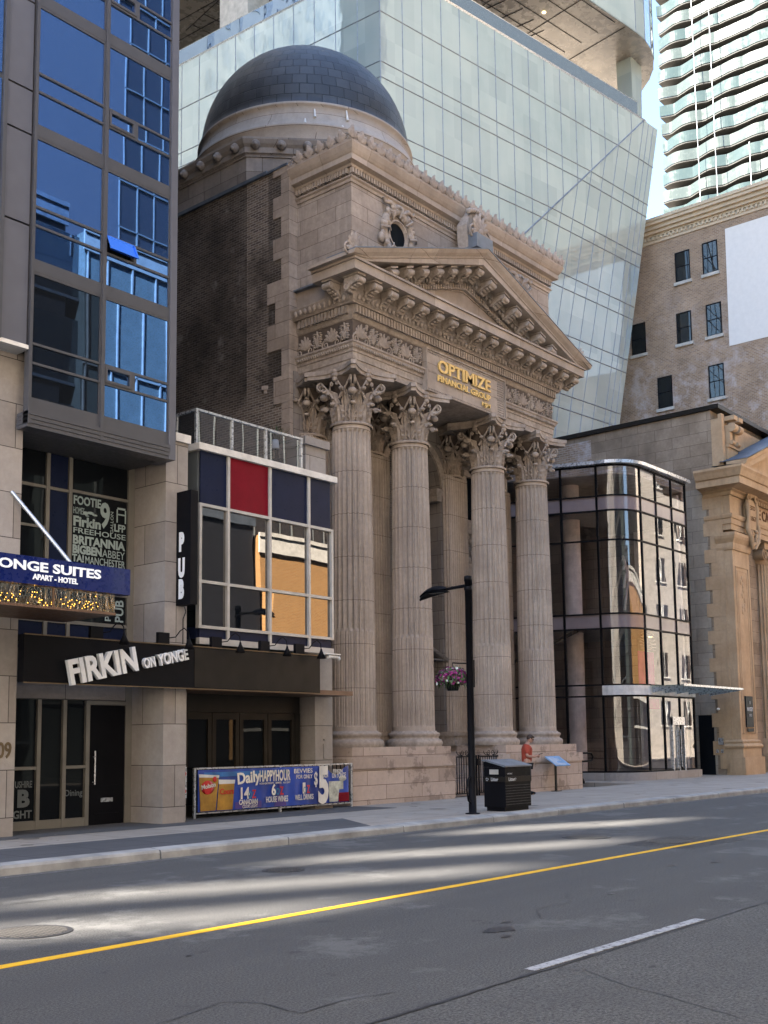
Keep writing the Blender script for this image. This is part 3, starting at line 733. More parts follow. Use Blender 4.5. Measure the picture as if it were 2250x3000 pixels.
g.sweep(path, [(-.1, 13.402), (.20, 13.402), (.20, 13.43), (.24, 13.47), (.30, 13.62), (.32, 13.66), (.32, 13.70), (-.1, 13.70)])
n = 84
for i in range(n): x = XL-.02+i*(XR-XL+.04-.075)/(n-1); g.box(x, x+.075, YF-.17, YF-.08, 13.17, 13.385)
for i in range(15): y = YF+.05+i*.125; g.box(XL-.17, XL-.08, y, y+.075, 13.17, 13.385)
for i in range(58): x = XL-.05+i*(XR-XL+.1)/57; g.ell((x, YF-.285, 13.545), (.062, .05, .095), 7, 5)
for i in range(11): g.ell((XL-.285, YF+.05+i*.18, 13.545), (.05, .062, .095), 7, 5)
part('bed_moulding', g, 'temple_carved', T)
part('frieze_ground', MB().box(28.72, XR+.01, YF-.012, YF+.3, 12.42, 13.03), 'dark_ground', T)
part('frieze_ground', MB().box(XL-.012, 24.60, YF-.012, YF+.3, 12.42, 13.03).box(XL-.012, XL+.2, YF+.301, 21.0, 12.42, 13.03), 'dark_ground', T)
# frieze relief
def palmette(mb, c, s, axis='y', sg=1):
    for k in range(-3, 4):
        petal(mb, (c[0], c[1], c[2]), PI/2+k*.36, s*(1-.09*abs(k)), s*.26, .05*s/.4, axis)
    for q in (-1, 1):
        if axis == 'y':
            spiral(mb, (c[0]+q*s*.55, c[1]-.02, c[2]-s*.12), s*.36, 1.5, .028*s/.4, -q, PI/2 if q < 0 else PI/2, n=16)
        else:
            spiral(mb, (c[0]-.02, c[1]+q*s*.55, c[2]-s*.12), s*.36, 1.5, .028*s/.4, -q, PI/2, axis='x', n=16)
def lotus(mb, c, s, axis='y'):
    for k, an in enumerate((PI/2, PI/2-.35, PI/2+.35)): petal(mb, c, an, s*(1.05 if k == 0 else .85), s*.22, .08, axis)
    for i in range(7):
        z = c[2]+s*(.05+.14*i)
        for q in (-1, 1):
            o_ = q*(.10+.03*(i % 2))*s/.45
            mb.ell((c[0]+o_, c[1]-.05, z) if axis == 'y' else (c[0]-.05, c[1]+o_, z), (.075*s, .07, .065*s), 6, 4)
g = MB(); y_ = YF
def run_front(x0, x1, n):
    st = (x1-x0)/n
    for i in range(n):
        cx_ = x0+(i+.5)*st
        if i % 2 == 0: palmette(g, (cx_, y_, 12.56), .40)
        else: lotus(g, (cx_, y_, 12.50), .45)
        for q in range(3): g.ell((cx_+st/2+random.uniform(-.1, .1), y_-.02, random.uniform(12.5, 12.98)), (.06, .05, .06), 6, 4)
run_front(28.74, XR-.1, 6); part('frieze_relief', g, 'temple_carved', T); g = MB(); run_front(XL+.1, 24.58, 6)
for i in range(4):
    cy_ = YF+.25+i*.5
    if i % 2 == 1: palmette(g, (XL, cy_, 12.56), .40, 'x')
    else: lotus(g, (XL, cy_, 12.50), .45, 'x')
part('frieze_relief', g, 'temple_carved', T)
# name plaque
pq = part('name_plaque', MB().box(24.62, 28.70, 18.86, 19.0, 11.755, 13.02), 'temple_plain', T)
g = MB()
for x0, x1, z0, z1 in ((24.62, 28.70, 12.985, 13.028), (24.62, 28.70, 11.76, 11.80), (24.62, 24.66, 11.80, 12.985), (28.66, 28.70, 11.80, 12.985)): g.box(x0, x1, 18.82, 18.862, z0, z1)
for i in range(53): g.ell((24.72+i*.074, 18.855, 12.93), (.028, .02, .035), 5, 4); g.ell((24.72+i*.074, 18.855, 11.845), (.028, .012, .022), 5, 4)
for i in range(15):
    for q in (-2, -1, 0, 1, 2): g.ell((28.43+q*.07, 18.855, 11.87+i*.074), (.022, .02, .03), 5, 4)
part('border', g, 'temple_carved', pq)
def wtext(txt, x, z, hgt, y, width=None, ext=.03, bold=.0, rot=0, face='S', align='LEFT', sx=None):
    """raised letters with cap height hgt; fitted to width if given"""
    size = hgt/.70
    if sx is None:
        if width:
            t0 = text_mb(txt, size, Matrix.Identity(4), 0.001, 1, bold*size); w0 = max(v[0] for v in t0.v)-min(v[0] for v in t0.v); sx = width/w0
        else: sx = 1
    M = wallM(x, y, z, rot) if face == 'S' else wallM(x, y, z, rot, 'W')
    return text_mb(txt, size, M, ext, sx, bold*size, align)
def serifs(mb, txt, x0, z, h, width, y): pass
lt = MB()
for tx, x, z, h, wd, bd in (('OPTIMIZE', 25.14, 12.44, .36, 2.68, .022), ('FINANCIAL GROUP', 25.12, 12.145, .18, 2.68, .02), ('MJM', 27.36, 11.93, .11, .42, .02)):
    lt.merge(wtext(tx, x, z, h, 18.82, wd, .02, bd))
# serifs on the big letters
for xs in (25.60, 25.93, 26.02, 26.22, 26.50, 26.95, 27.06, 27.62):
    for zz in (12.44, 12.785): lt.box(xs-.045, xs+.045, 18.80, 18.84, zz, zz+.02)
part('letters', lt, 'gold_letters', pq)
# pediment ----------------------------------------------------------
P_ = .82
g = MB().box(XL-P_, XR+P_, YF-P_, 19.7, 13.955, 14.20).box(XL-P_-.05, XR+P_+.05, YF-P_-.05, 19.7, 14.202, 14.26)
g.box(XL-.32, XR+.32, YF-.32, 19.7, 13.702, 13.954)
cor = part('cornice', g, 'temple_plain', T)
def modillion():
    """scroll bracket: hangs at z 0 down, projects toward -y from 0"""
    mb = MB(); w_ = .125
    pr = [(0, 0), (0, -.34), (-.06, -.36), (-.14, -.33), (-.22, -.24), (-.34, -.20), (-.44, -.21), (-.50, -.16), (-.50, -.05), (-.46, 0)]
    mb.yz([(a, b) for a, b in pr], -w_, w_)
    mb.box(-w_-.03, w_+.03, -.52, 0, .001, .05)
    for s_ in (-1, 1):
        mb.tube([(s_*w_*1.02, -.45+.075*math.cos(a), -.11+.075*math.sin(a)) for a in [i*PI/5 for i in range(11)]], .022, 5)
        mb.tube([(s_*w_*1.02, -.09+.09*math.cos(a), -.23+.09*math.sin(a)) for a in [i*PI/5 for i in range(11)]], .024, 5)
    mb.tube([(-.14, -.45, -.11), (.14, -.45, -.11)], .085, 10)
    for q, (a, b) in enumerate(((-.12, -.38), (-.22, -.31), (-.32, -.27))):
        for s_ in (-.06, 0, .06): mb.ell((s_, a, b+.02), (.035, .06, .035), 6, 4)
    mb.ell((0, -.42, -.23), (.10, .05, .03), 8, 4)
    return mb
mo = modillion(); mme = mo.mesh('modillion'); mme.materials.append(MATS['temple_carved'])
def put_mod(x, y, z, shear=0., rotz=0., par=None):
    o = bpy.data.objects.new('modillion', mme); COL.objects.link(o); o.parent = par
    o.location = Vector((x, y, z))-worldloc(par); o.rotation_euler = (0, -math.atan(shear), rotz)
for k in range(-8, 9): put_mod(XC+.69*k, YF-.22, 13.90, 0, 0, cor)
put_mod(XL-.25, 19.25, 13.90, 0, -PI/2, cor)
# raking cornice
zt, za = 14.36, 16.42
rp = [(XL-1.02, zt), (XC, za), (XR+1.02, zt)]
def rakez(x): return zt+(za-zt)*(1-abs(x-XC)/(XC-XL+1.02))
g = MB()
def rake_cl(mb, path, prof, y, zmin):
    vs = [(x, y-o, max(zmin, z+h)) for x, z in path for o, h in prof]; k = len(prof)
    mb.add(vs, [(i*k+q, (i+1)*k+q, (i+1)*k+(q+1) % k, i*k+(q+1) % k) for i in range(len(path)-1) for q in range(k)])
    mb.add(vs[:k], [tuple(range(k))]); mb.add(vs[-k:], [tuple(range(k))[::-1]])
pth = [(XL-1.02, zt), (XL-.4, rakez(XL-.4)), (XC, za), (XR+.4, rakez(XR+.4)), (XR+1.02, zt)]
rake_cl(g, pth, [(1.02, 0), (1.0, -.04), (.96, -.10), (.88, -.17), (.86, -.19), (.86, -.22), (.823, -.24), (.823, -.44), (-.0, -.44), (-.3, -.44), (-.3, 0)], YF, 14.262)
# side returns of the gutter
for xs, s_ in ((XL, -1), (XR, 1)): g.box(min(xs+s_*.86, xs+s_*1.015), max(xs+s_*.86, xs+s_*1.015), 19.301, 19.7, 14.263, zt-.001)
for xs, s_ in ((XL, -1), (XR, 1)): g.box(min(xs, xs+s_*.855), max(xs, xs+s_*.855), 19.301, 19.7, 14.263, zt-.03)
rk = part('raking_cornice', g, 'temple_plain', T)
g = MB(); rake_cl(g, pth, [(1.04, .03), (1.04, 0.002), (-.0, .002), (-.0, .03)], YF, 14.2)
x = XL-.2
while x < XR: g.box(x, x+.04, 18.0, 18.99, rakez(x)+.031, rakez(x)+.055); x += .62
part('lead_capping', g, 'lead_grey', T)
for k in range(-7, 8):
    x = XC+.69*k
    if abs(k) > 6: continue
    if k == 0: put_mod(x, YF-.22, rakez(x)-.50, 0, 0, rk); continue
    s_ = (za-zt)/(XC-XL+1.02)*(1 if x < XC else -1)
    put_mod(x, YF-.22, rakez(x)-.46-.02, s_, 0, rk)
g = MB()
def bed(h0, h1, o): rake_cl(g, [(XL+.5, rakez(XL+.5)), (XC, za), (XR-.5, rakez(XR-.5))], [(o, h0), (o, h1), (-.05, h1), (-.05, h0)], YF, 14.27)
bed(-.44, -.66, .32); bed(-.66, -.80, .22); bed(-.80, -.98, .08); bed(-.98, -1.04, .16); bed(-1.04, -1.09, .06)
x = XL+1.2
while x < XR-1.2:
    z = rakez(x)
    if z-.98 > 14.3: g.box(x, x+.075, YF-.17, YF-.08, z-.965, z-.81)
    x += .122
x = XL+1.0
while x < XR-1.0:
    z = rakez(x)
    if z-.8 > 14.35: g.ell((x, YF-.27, z-.72), (.06, .05, .09), 6, 4)
    x += .178
part('raking_bed_moulding', g, 'temple_carved', T)
part('tympanum', MB().xz([(XL+.6, 14.262), (XR-.6, 14.262), (XC, 15.55)], YF-.03, YF-.003), 'temple_plain', T)
# acroteria
def acro(x, y, z, s, base=None):
    g = MB(); palmette(g, (x, y, z+.12*s), s)
    for q in (-1, 1): g.tube([(x+q*.75*s*u, y, z+.35*s*(1-u)**1.5+.02) for u in (0, .25, .5, .75, 1)], .05*s/.5, 6)
    g.ell((x, y, z+.15*s), (.28*s, .10, .24*s), 8, 5); g.box(x-.6*s, x+.6*s, y-.06, y+.16, z-.06, z+.06)
    return g
part('acroterion', acro(XL-.72, 18.25, zt+.06, .50), 'temple_carved', T)
part('acroterion', acro(XR+.72, 18.25, zt+.06, .50), 'temple_carved', T)
g = acro(XC, 18.3, 16.95, .62); g.xz([(XC-.42, 16.5), (XC+.42, 16.5), (XC+.48, 17.2), (XC+.2, 17.75), (XC-.2, 17.75), (XC-.48, 17.2)], 18.42, 18.8)
for i in range(9): g.ell((XC-.40+.1*i, 18.38, 17.62+.10*math.sin(PI*i/8)), (.05, .12, .09), 6, 4)
part('acroterion', g, 'temple_carved', T)
part('acroterion_plinth', MB().box(XC-.42, XC+.42, 18.1, 18.7, 16.43, 16.86), 'lead_grey', T)
# attic cornice with cresting
ap = [(XL, 21.05), (XL, YF), (XR, YF), (XR, 21.05)]
g = MB().sweep(ap, [(-.1, 16.90), (.03, 16.91), (.05, 16.98), (.10, 17.02), (.10, 17.05), (-.1, 17.05)])
g.sweep(ap, [(-.1, 17.302), (.10, 17.302), (.12, 17.36), (.26, 17.40), (.26, 17.55), (.29, 17.58), (.34, 17.66), (.40, 17.80), (.40, 17.84), (-.1, 17.84)])
n = 92
for i in range(n): x = XL-.05+i*(XR-XL+.1-.06)/(n-1); g.box(x, x+.06, YF-.11, YF-.001, 17.14, 17.29)
for i in range(19): y = YF+.06+i*.105; g.box(XL-.11, XL-.001, y, y+.06, 17.14, 17.29)
part('attic_cornice', g, 'temple_plain', T)
g = MB(); yc_ = YF-.36; st = .40; i = 0; x = XL-.36
while x < XR+.4:
    for k in (-1, 0, 1): petal(g, (x, yc_, 17.86), PI/2+k*.5, .38 if k == 0 else .28, .19, .08)
    g.ell((x, yc_, 17.98), (.075, .06, .10), 6, 4)
    if x+st < XR+.4:
        spiral(g, (x+.12, yc_, 17.97), .11, 1.3, .034, 1, 0, n=12); spiral(g, (x+.28, yc_, 17.97), .11, 1.3, .034, -1, PI, n=12)
        g.tube([(x+.02, yc_, 18.0), (x+.23, yc_, 18.10), (x+st-.02, yc_, 18.0)], .022, 5)
    x += st
y = YF-.36; x_ = XL-.36
while y < 20.8:
    if y > YF-.2:
        for k in (-1, 0, 1): petal(g, (x_, y, 17.86), PI/2+k*.5, .38 if k == 0 else .28, .19, .08, 'x')
        g.ell((x_, y, 17.98), (.06, .075, .10), 6, 4)
    spiral(g, (x_, y+.14, 17.95), .10, 1.3, .026, 1, 0, axis='x', n=12); spiral(g, (x_, y+.32, 17.95), .10, 1.3, .026, -1, PI, axis='x', n=12)
    g.tube([(x_, y+.02, 18.0), (x_, y+.23, 18.10), (x_, y+st-.02, 18.0)], .022, 5)
    y += st
g.box(XL-.40, XR+.40, yc_-.02, yc_+.1, 17.842, 17.89).box(XL-.40, XL-.30, YF-.3, 21.0, 17.842, 17.89)
part('cresting', g, 'temple_carved', T)
# round windows with wreaths
for xo in (23.52, 2*XC-23.52):
    zo = 16.02
    w_ = part('round_window', MB().lathe([(.37, 0), (.37, .005)], 0, 0, 28), 'window_black', T, org=(0, 0, 0))
    w_.data.transform(Matrix.Rotation(PI/2, 4, 'X')); w_.location = Vector((xo, YF-.012, zo))-worldloc(T); w_.data.update()
    g = MB(); R_ = .60; rr = random.Random(3)
    for i in range(34):
        a = 2*PI*i/34
        for q in range(3):
            r = R_+rr.uniform(-.10, .13); g.ell((xo+r*math.cos(a)*1.0, YF-.06-rr.uniform(0, .08), zo+r*math.sin(a)*1.15), (.085, .06, .085), 6, 4)
    g.tube([(xo+R_*math.cos(a), YF-.05, zo+R_*1.15*math.sin(a)) for a in [2*PI*i/28 for i in range(29)]], .12, 8)
    for a in (PI/2, PI, 0, -PI/2, PI/4, 3*PI/4, -PI/4, -3*PI/4):
        g.tube([(xo+(R_-.17)*math.cos(a), YF-.15, zo+(R_-.17)*1.15*math.sin(a)), (xo+R_*math.cos(a), YF-.27, zo+R_*1.15*math.sin(a)), (xo+(R_+.17)*math.cos(a), YF-.12, zo+(R_+.17)*1.15*math.sin(a))], .035, 5)
    for s_ in (-1, 1): g.tube([(xo+s_*.15, YF-.1, zo+.66), (xo+s_*.40, YF-.14, zo+.82), (xo+s_*.62, YF-.1, zo+.78), (xo+s_*.70, YF-.12, zo+.88)], [.08, .07, .05, .05], 6)
    for s_ in (-1, 1): g.ell((xo+s_*.75, YF-.08, zo-.3), (.13, .10, .15), 7, 5)
    part('wreath', g, 'temple_carved', T)
    g = MB()
    for i in range(28):
        a0, a1 = 2*PI*i/28, 2*PI*(i+1)/28
        v = [(xo+r*math.cos(a), yy, zo+r*math.sin(a)) for a in (a0, a1) for r, yy in ((.44, YF-.10), (.40, YF-.11), (.36, YF-.015))]
        g.add(v, [(0, 1, 4, 3), (1, 2, 5, 4)])
    part('round_window_frame', g, 'temple_plain', T)
# brick body, quoins, coping
part('brick_wall', MB().box(21.3, 32.0, 22.0, 44, .1, 18.0).box(21.3, 32.0, 21.05, 22.0, 12.5, 18.0).box(21.3, 21.58, 21.05, 22.0, .1, 12.5), 'soot_brick', T)
g = MB(); z = .2; i = 0
while z < 18.0:
    h = .62 if z > 13 else .78; L = .30 if i % 2 else .62
    if 12.6 < z < 14.2: L += .25
    g.box(21.262, 21.6, 21.035-.001*(i % 2), 21.05+L, z, min(18.0, z+h-.006)); z += h; i += 1
part('quoins', g, 'temple_ashlar', T)
part('flashing', MB().box(21.42, 21.62, 19.7, 21.03, 14.28, 14.33), 'lead_grey', T)
part('side_band', MB().box(21.56, 21.6, 19.05, 21.03, 13.705, 14.28), 'temple_plain', T)
part('coping', MB().box(21.22, 32.1, 21.9, 44, 18.0, 18.10).box(21.24, 22.2, 21.1, 21.9, 18.0, 18.07).box(21.6, 31.7, 19.3, 21.9, 17.845, 17.90), 'slate_roof', T)
# octagon with lion-mask cornice
A8 = 4.49; C8 = (26.5, 25.45); Rr = A8/math.cos(PI/8)
oc = [(C8[0]+Rr*math.cos(PI/8+PI/4*i), C8[1]+Rr*math.sin(PI/8+PI/4*i)) for i in range(8)]
part('octagon_base', MB().prism(oc, 17.9, 19.45), 'octagon_stone', T)
g = MB().sweep(oc, [(-.2, 19.452), (.04, 19.452), (.06, 19.52), (.12, 19.55), (.12, 19.72), (.20, 19.80), (.26, 19.92), (.26, 19.98), (-.2, 19.98)], closed=True)
for i in range(8):
    a, b = Vector(oc[i]), Vector(oc[(i+1) % 8]); d = (b-a); L = d.length; d.normalize(); nn = Vector((d.y, -d.x))
    for k in range(5):
        p = a+d*(.28+(L-.56)*k/4)+nn*.20
        g.ell((p.x, p.y, 19.76), (.15, .15, .15), 8, 6); g.ell((p.x+nn.x*.13, p.y+nn.y*.13, 19.71), (.07, .07, .06), 6, 4)
        for q in (-1, 1): g.ell((p.x+d.x*q*.11, p.y+d.y*q*.11, 19.88), (.05, .05, .05), 5, 4)
part('octagon_cornice', g, 'octagon_stone', T)
for q in (PI/8*9, PI/8*11):
    pass
DC = (26.55, 25.45)
g = MB().lathe([(4.2, 19.5), (4.02, 19.9), (3.98, 20.3), (3.90, 20.85), (3.96, 20.9), (3.96, 20.97), (3.88, 21.02), (3.74, 21.35), (3.64, 21.72), (3.72, 21.76), (3.72, 21.84), (3.5, 21.86)], DC[0], DC[1], 96)
part('drum', g, 'drum_stone', T)
g = MB(); pr = [(3.66, 21.78), (3.66, 21.84)]+[(3.60*math.cos(a), 21.86+3.62*math.sin(a)) for a in [PI/2*i/22 for i in range(23)]]
pr[-1] = (.02, pr[-1][1]); g.lathe(pr, DC[0], DC[1], 96); part('dome', g, 'dome_lead', T)
g = MB()
for a, z0, L in ((-2.30, 21.25, .32), (-2.38, 21.0, .30), (-2.02, 21.3, .38), (-2.07, 20.98, .22)):
    rr = 3.80; g.tube([(DC[0]+(rr+(21.3-z0)*.25)*math.cos(a), DC[1]+(rr+(21.3-z0)*.25)*math.sin(a), z0), (DC[0]+(rr-.08)*math.cos(a), DC[1]+(rr-.08)*math.sin(a), z0+L)], [.05, .025], 6)
part('limewash_marks', g, 'white_trim', T)

# ================================================================== APARTMENT TOWER (left)
A = thing('apartment_tower', 'tall glass and grey metal apartment tower with stone piers at the left edge', 'building', (12.6, 17.8, .15))
part('tower_body', MB().box(9.6, 14.55, 17.9, 50, 7.6, 45).box(9.6, 14.9, 19.0, 50, .1, 7.6), 'soffit_metal', A)
# stone piers
g = MB().box(9.3, 11.05, 17.79, 19.5, .1, 8.93); part('stone_pier', g, 'granite', A)
g = MB().box(14.40, 14.98, 17.83, 19.5, .1, 8.02); pr_ = part('stone_pier', g, 'granite', A)
part('cap_stone', MB().box(14.62, 15.02, 17.78, 18.5, 8.022, 8.20), 'white_trim', pr_)
# bay
YB = 17.4
zb0 = 8.0; S_ = 2.62
colx = [(10.92, 12.42), (12.50, 14.08)]
for k in range(5):
    z = zb0+S_*k
    for ci, (xa, xb) in enumerate(colx):
        fr = MB()
        fr.box(xa-.0, xb, YB-.02, YB+.1, z-.05, z-.0)             # sill
        fr.box(xa, xb, YB-.03, YB+.1, z+.62, z+.665).box(xa, xb, YB-.03, YB+.1, z+.985, z+1.03).box(xa, xb, YB-.02, YB+.1, z+2.33, z+2.38)
        fr.box(xa, xa+.03, YB-.018, YB+.1, z, z+2.33).box(xb-.03, xb, YB-.018, YB+.1, z, z+2.33)
        ys = [(z, z+.62), (z+.665, z+.985), (z+1.03, z+2.33)]
        if ci == 1: fr.box(13.16, 13.23, YB-.03, YB+.1, z+.665, z+.985)
        wf = part('window_frame', fr, 'bronze_metal', A)
        for pi_, (z0, z1) in enumerate(ys):
            t0 = random.uniform(-.004, .004)
            if ci == 1 and pi_ == 1:
                if k == 1:   # tilted-open vent
                    o = part('open_vent', MB().box(12.53, 13.15, -.02, .02, -.31, 0).merge(MB().box(12.50, 13.18, -.035, -.018, -.33, -.29).box(12.50, 13.18, -.035, -.018, -.02, .01).box(12.50, 12.54, -.035, -.018, -.3, 0).box(13.14, 13.18, -.035, -.018, -.3, 0)), 'tower_glass', wf, org=(0, 0, 0))
                    o.location = Vector((0, YB-.02, z1))-worldloc(wf); o.rotation_euler = (-.42, 0, 0)
                    part('pane', MB().quad((xa, YB+.2, z0), (13.16, YB+.2, z0), (13.16, YB+.2, z1), (xa, YB+.2, z1)), 'window_black', wf)
                else:
                    part('pane', MB().quad((xa, YB+t0, z0), (13.16, YB, z0), (13.16, YB, z1), (xa, YB+t0, z1)), 'tower_glass', wf)
                    part('vent_frame', MB().box(12.52, 13.15, YB-.05, YB-.005, z0+.0, z0+.05).box(12.52, 13.15, YB-.05, YB-.005, z1-.05, z1).box(12.52, 12.57, YB-.05, YB-.005, z0+.05, z1-.05).box(13.10, 13.15, YB-.05, YB-.005, z0+.05, z1-.05), 'bronze_metal', wf)
                part('pane', MB().quad((13.23, YB+t0, z0), (xb, YB, z0), (xb, YB, z1), (13.23, YB+t0, z1)), 'tower_glass', wf)
                continue
            part('pane', MB().quad((xa, YB+t0, z0), (xb, YB-t0, z0), (xb, YB-t0, z1), (xa, YB+t0, z1)), 'tower_glass' if not (k == 0 and ci == 0) else 'tower_dark_glass', wf)
        part('spandrel_panel', MB().box(xa, xb, YB-.025, YB+.08, z+2.38, z+2.57), 'bronze_metal', A)
part('mullion', MB().box(12.42, 12.50, YB-.06, YB+.1, 7.5, 26), 'bronze_metal', A)
part('mullion', MB().box(10.86, 10.92, YB-.06, YB+.1, 7.5, 26), 'bronze_metal', A)
part('corner_trim', MB().box(14.08, 14.25, YB-.05, 17.95, 7.45, 26), 'panel_metal', A)
g = MB()
for i in range(4): g.box(10.86, 14.10, YB-.04-.012*i, YB+.3, 7.44+.075*i*1.0, 7.44+.075*i+.068)
g.box(10.92, 14.08, YB-.02, YB+.1, 7.74, 7.95)
part('louvre_band', g, 'bronze_metal', A)
part('soffit', MB().box(10.9, 14.25, YB+.02, 18.95, 7.50, 7.56), 'soffit_metal', A)
# metal panels left of the bay
for k in range(6):
    z = 8.93+(.0 if k == 0 else 2.31+2.62*(k-1)/1.0)
    z0, z1 = (8.95, 11.2) if k == 0 else (11.24+2.62*(k-1), 11.24+2.62*(k-1)+1.72)
    part('metal_panel', MB().box(10.33, 10.83, YB+.0, 17.9, z0, z1), 'panel_metal', A)
    if k: part('metal_panel', MB().box(10.33, 10.83, YB+.0, 17.9, z1+.04, z1+.86), 'panel_metal', A)
part('mullion', MB().box(10.22, 10.30, YB-.05, 17.9, 8.93, 26), 'bronze_metal', A)
for k in range(5):
    z = 11.3+2.62*k
    part('pane', MB().box(9.6, 10.2, YB, YB+.02, z, z+2.5), 'tower_glass', A)
part('panel_sill', MB().box(9.5, 10.88, YB-.03, 17.8, 8.87, 8.945), 'white_trim', A)
# recessed shop glazing with the vinyl lettering
sh = part('storefront_frame', MB().box(11.05, 14.4, 18.86, 18.95, 7.5, 7.56).box(12.26, 12.34, 18.85, 18.95, 3.6, 7.5).box(12.78, 12.86, 18.85, 18.95, 3.6, 7.5).box(14.24, 14.4, 18.85, 18.95, .15, 7.5)
    .box(11.05, 12.78, 18.86, 18.95, 6.77, 6.83).box(12.86, 14.24, 18.86, 18.95, 6.80, 6.86).box(11.05, 12.26, 18.86, 18.95, 5.97, 6.02).box(11.05, 14.24, 18.86, 18.95, 4.13, 4.20)
    .box(12.86, 14.24, 18.86, 18.95, 4.78, 4.83), 'tan_frame', A)
part('pane', MB().box(11.05, 14.3, 18.90, 18.92, 3.6, 7.5), 'shop_glass', sh)
[part('blue_panel', MB().box(*q), 'navy_panel', sh) for q in ((12.35, 12.77, 18.89, 18.899, 4.2, 7.5), (11.05, 12.25, 18.89, 18.899, 3.6, 4.13), (12.35, 14.22, 18.89, 18.899, 3.6, 4.13))]
v = MB()
for tx, x, z, h, wd, bd in (('FOOTIE', 12.90, 6.58, .17, .66, .03), ('HOMES', 12.90, 6.38, .14, .26, 0), ('Firkin', 12.90, 6.14, .19, .66, .04), ('FREEHOUSE', 12.90, 5.99, .11, 1.28, .01), ('BRITANNIA', 12.90, 5.77, .17, 1.28, .04), ('BIGBEN', 12.90, 5.58, .16, .70, .05), ('ABBEY', 13.62, 5.57, .16, .56, 0),
    ('TA!', 12.90, 5.41, .14, .28, .04), ('MANCHESTER', 13.20, 5.39, .15, .98, .01), ('UNDERGROUND', 12.90, 5.22, .13, .52, 0), ('Westminster', 13.44, 5.18, .13, .74, 0), ('STONEHENGE', 13.60, 5.31, .055, .58, 0), ('DROUGHT', 12.90, 4.95, .18, .90, .03), ('LFP', 13.90, 6.15, .15, .28, .03)):
    v.merge(wtext(tx, x, z, h, 18.88, wd, .002, bd))
v.merge(wtext('9', 13.55, 6.20, .50, 18.88, .24, .002, .03))
v.merge(wtext('GALLON', 13.88, 6.08, .07, 18.88, .46, .002, 0, PI/2))
v.merge(wtext('PUB', 14.16, 4.24, .20, 18.88, .46, .002, .02, PI/2))
v.merge(wtext('IN', 14.0, 4.85, .14, 18.88, .22, .002, .02)); v.merge(wtext('wow', 12.95, 4.28, .10, 18.88, .5, .002, .02)); v.merge(wtext('pu', 13.80, 4.25, .14, 18.88, .22, .002, .02, PI/2))
# bus-shelter shape and running lion of the window print
v.box(13.98, 14.18, 18.878, 18.882, 6.62, 6.66).box(13.96, 13.99, 18.878, 18.882, 6.34, 6.62).box(14.17, 14.2, 18.878, 18.882, 6.34, 6.62).box(13.99, 14.17, 18.878, 18.882, 6.50, 6.53)
for a, b, c_, d_ in ((13.20, 6.42, .07, .04), (13.32, 6.44, .09, .03), (13.42, 6.41, .07, .02), (13.24, 6.37, .05, .015)): v.ell((a, 18.88, b), (c_, .002, d_), 8, 4)
part('window_lettering', v, 'mint_vinyl', sh)
lo = part('storefront_frame', MB().box(12.17, 12.25, 18.83, 18.95, .15, 2.62).box(12.74, 12.82, 18.83, 18.95, .15, 2.62).box(13.27, 13.36, 18.83, 18.95, .15, 2.62).box(11.05, 12.17, 18.84, 18.95, 1.28, 1.34).box(12.82, 13.27, 18.84, 18.95, 1.28, 1.34)
    .box(11.05, 12.17, 18.84, 18.95, .15, .32).box(12.25, 12.74, 18.84, 18.95, .15, .32).box(12.82, 13.27, 18.84, 18.95, .15, .32).box(13.36, 14.24, 18.84, 18.95, 2.54, 2.62), 'tan_frame', A)
part('pane', MB().box(11.05, 13.3, 18.90, 18.92, .3, 2.62), 'window_black', lo)
dd = part('door', MB().box(13.37, 14.23, 18.86, 18.92, .16, 2.53).box(13.50, 14.10, 18.85, 18.861, .9, .93).box(13.50, 14.10, 18.85, 18.861, .35, .38), 'black_metal', A)
part('door_handle', MB().tube([(13.46, 18.78, .95), (13.46, 18.78, 1.62)], .018).tube([(13.46, 18.86, 1.0), (13.46, 18.78, 1.0)], .01).tube([(13.46, 18.86, 1.5), (13.46, 18.78, 1.5)], .01), 'silver_metal', dd)
part('letter_slot', MB().box(13.66, 13.94, 18.835, 18.855, .60, .68), 'silver_metal', dd)
part('transom_print', MB().box(11.05, 14.24, 18.87, 18.91, 2.64, 2.95), 'granite', lo)
part('window_lettering', wtext('USHIRE', 11.75, .95, .12, 18.89, .36, .002, .02).merge(wtext('B', 11.8, .60, .30, 18.89, .26, .002, .05)).merge(wtext('GHT', 11.72, .38, .14, 18.89, .40, .002, .03)).merge(wtext('Dining', 12.84, .75, .12, 18.89, .4, .002, .01)), 'grey_panel', lo)
part('house_number', wtext('209', 10.55, 1.53, .27, 17.785, .42, .01, .02), 'gilt_number', A)
# hotel canopy over the tower door
K = thing('hotel_canopy', 'blue and white hotel canopy with glowing crystal light box, left edge', 'canopy', (10.8, 16.5, 4.0))
part('sign_box', MB().box(8.4, 12.13, 15.98, 16.25, 4.36, 4.82), 'blue_sign', K)
part('sign_top', MB().box(8.4, 12.13, 16.25, 17.7, 4.70, 4.80), 'white_metal', K)
v = MB()
v.merge(wtext('YONGE SUITES', 9.34, 4.585, .15, 15.97, 2.18, .006, .028)); v.merge(wtext('APART - HOTEL', 10.17, 4.445, .088, 15.97, .87, .006, .03))
part('letters', v, 'white_letters', K)
cb = part('crystal_box', MB().box(8.4, 11.86, 16.05, 16.07, 4.03, 4.35).box(11.84, 11.86, 16.07, 17.6, 4.03, 4.35), 'crystal', K)
part('box_frame', MB().box(8.4, 11.87, 16.03, 17.6, 3.985, 4.03).box(10.6, 10.63, 16.04, 16.07, 4.03, 4.35), 'brown_soffit', K)
v = MB(); rr = random.Random(4)
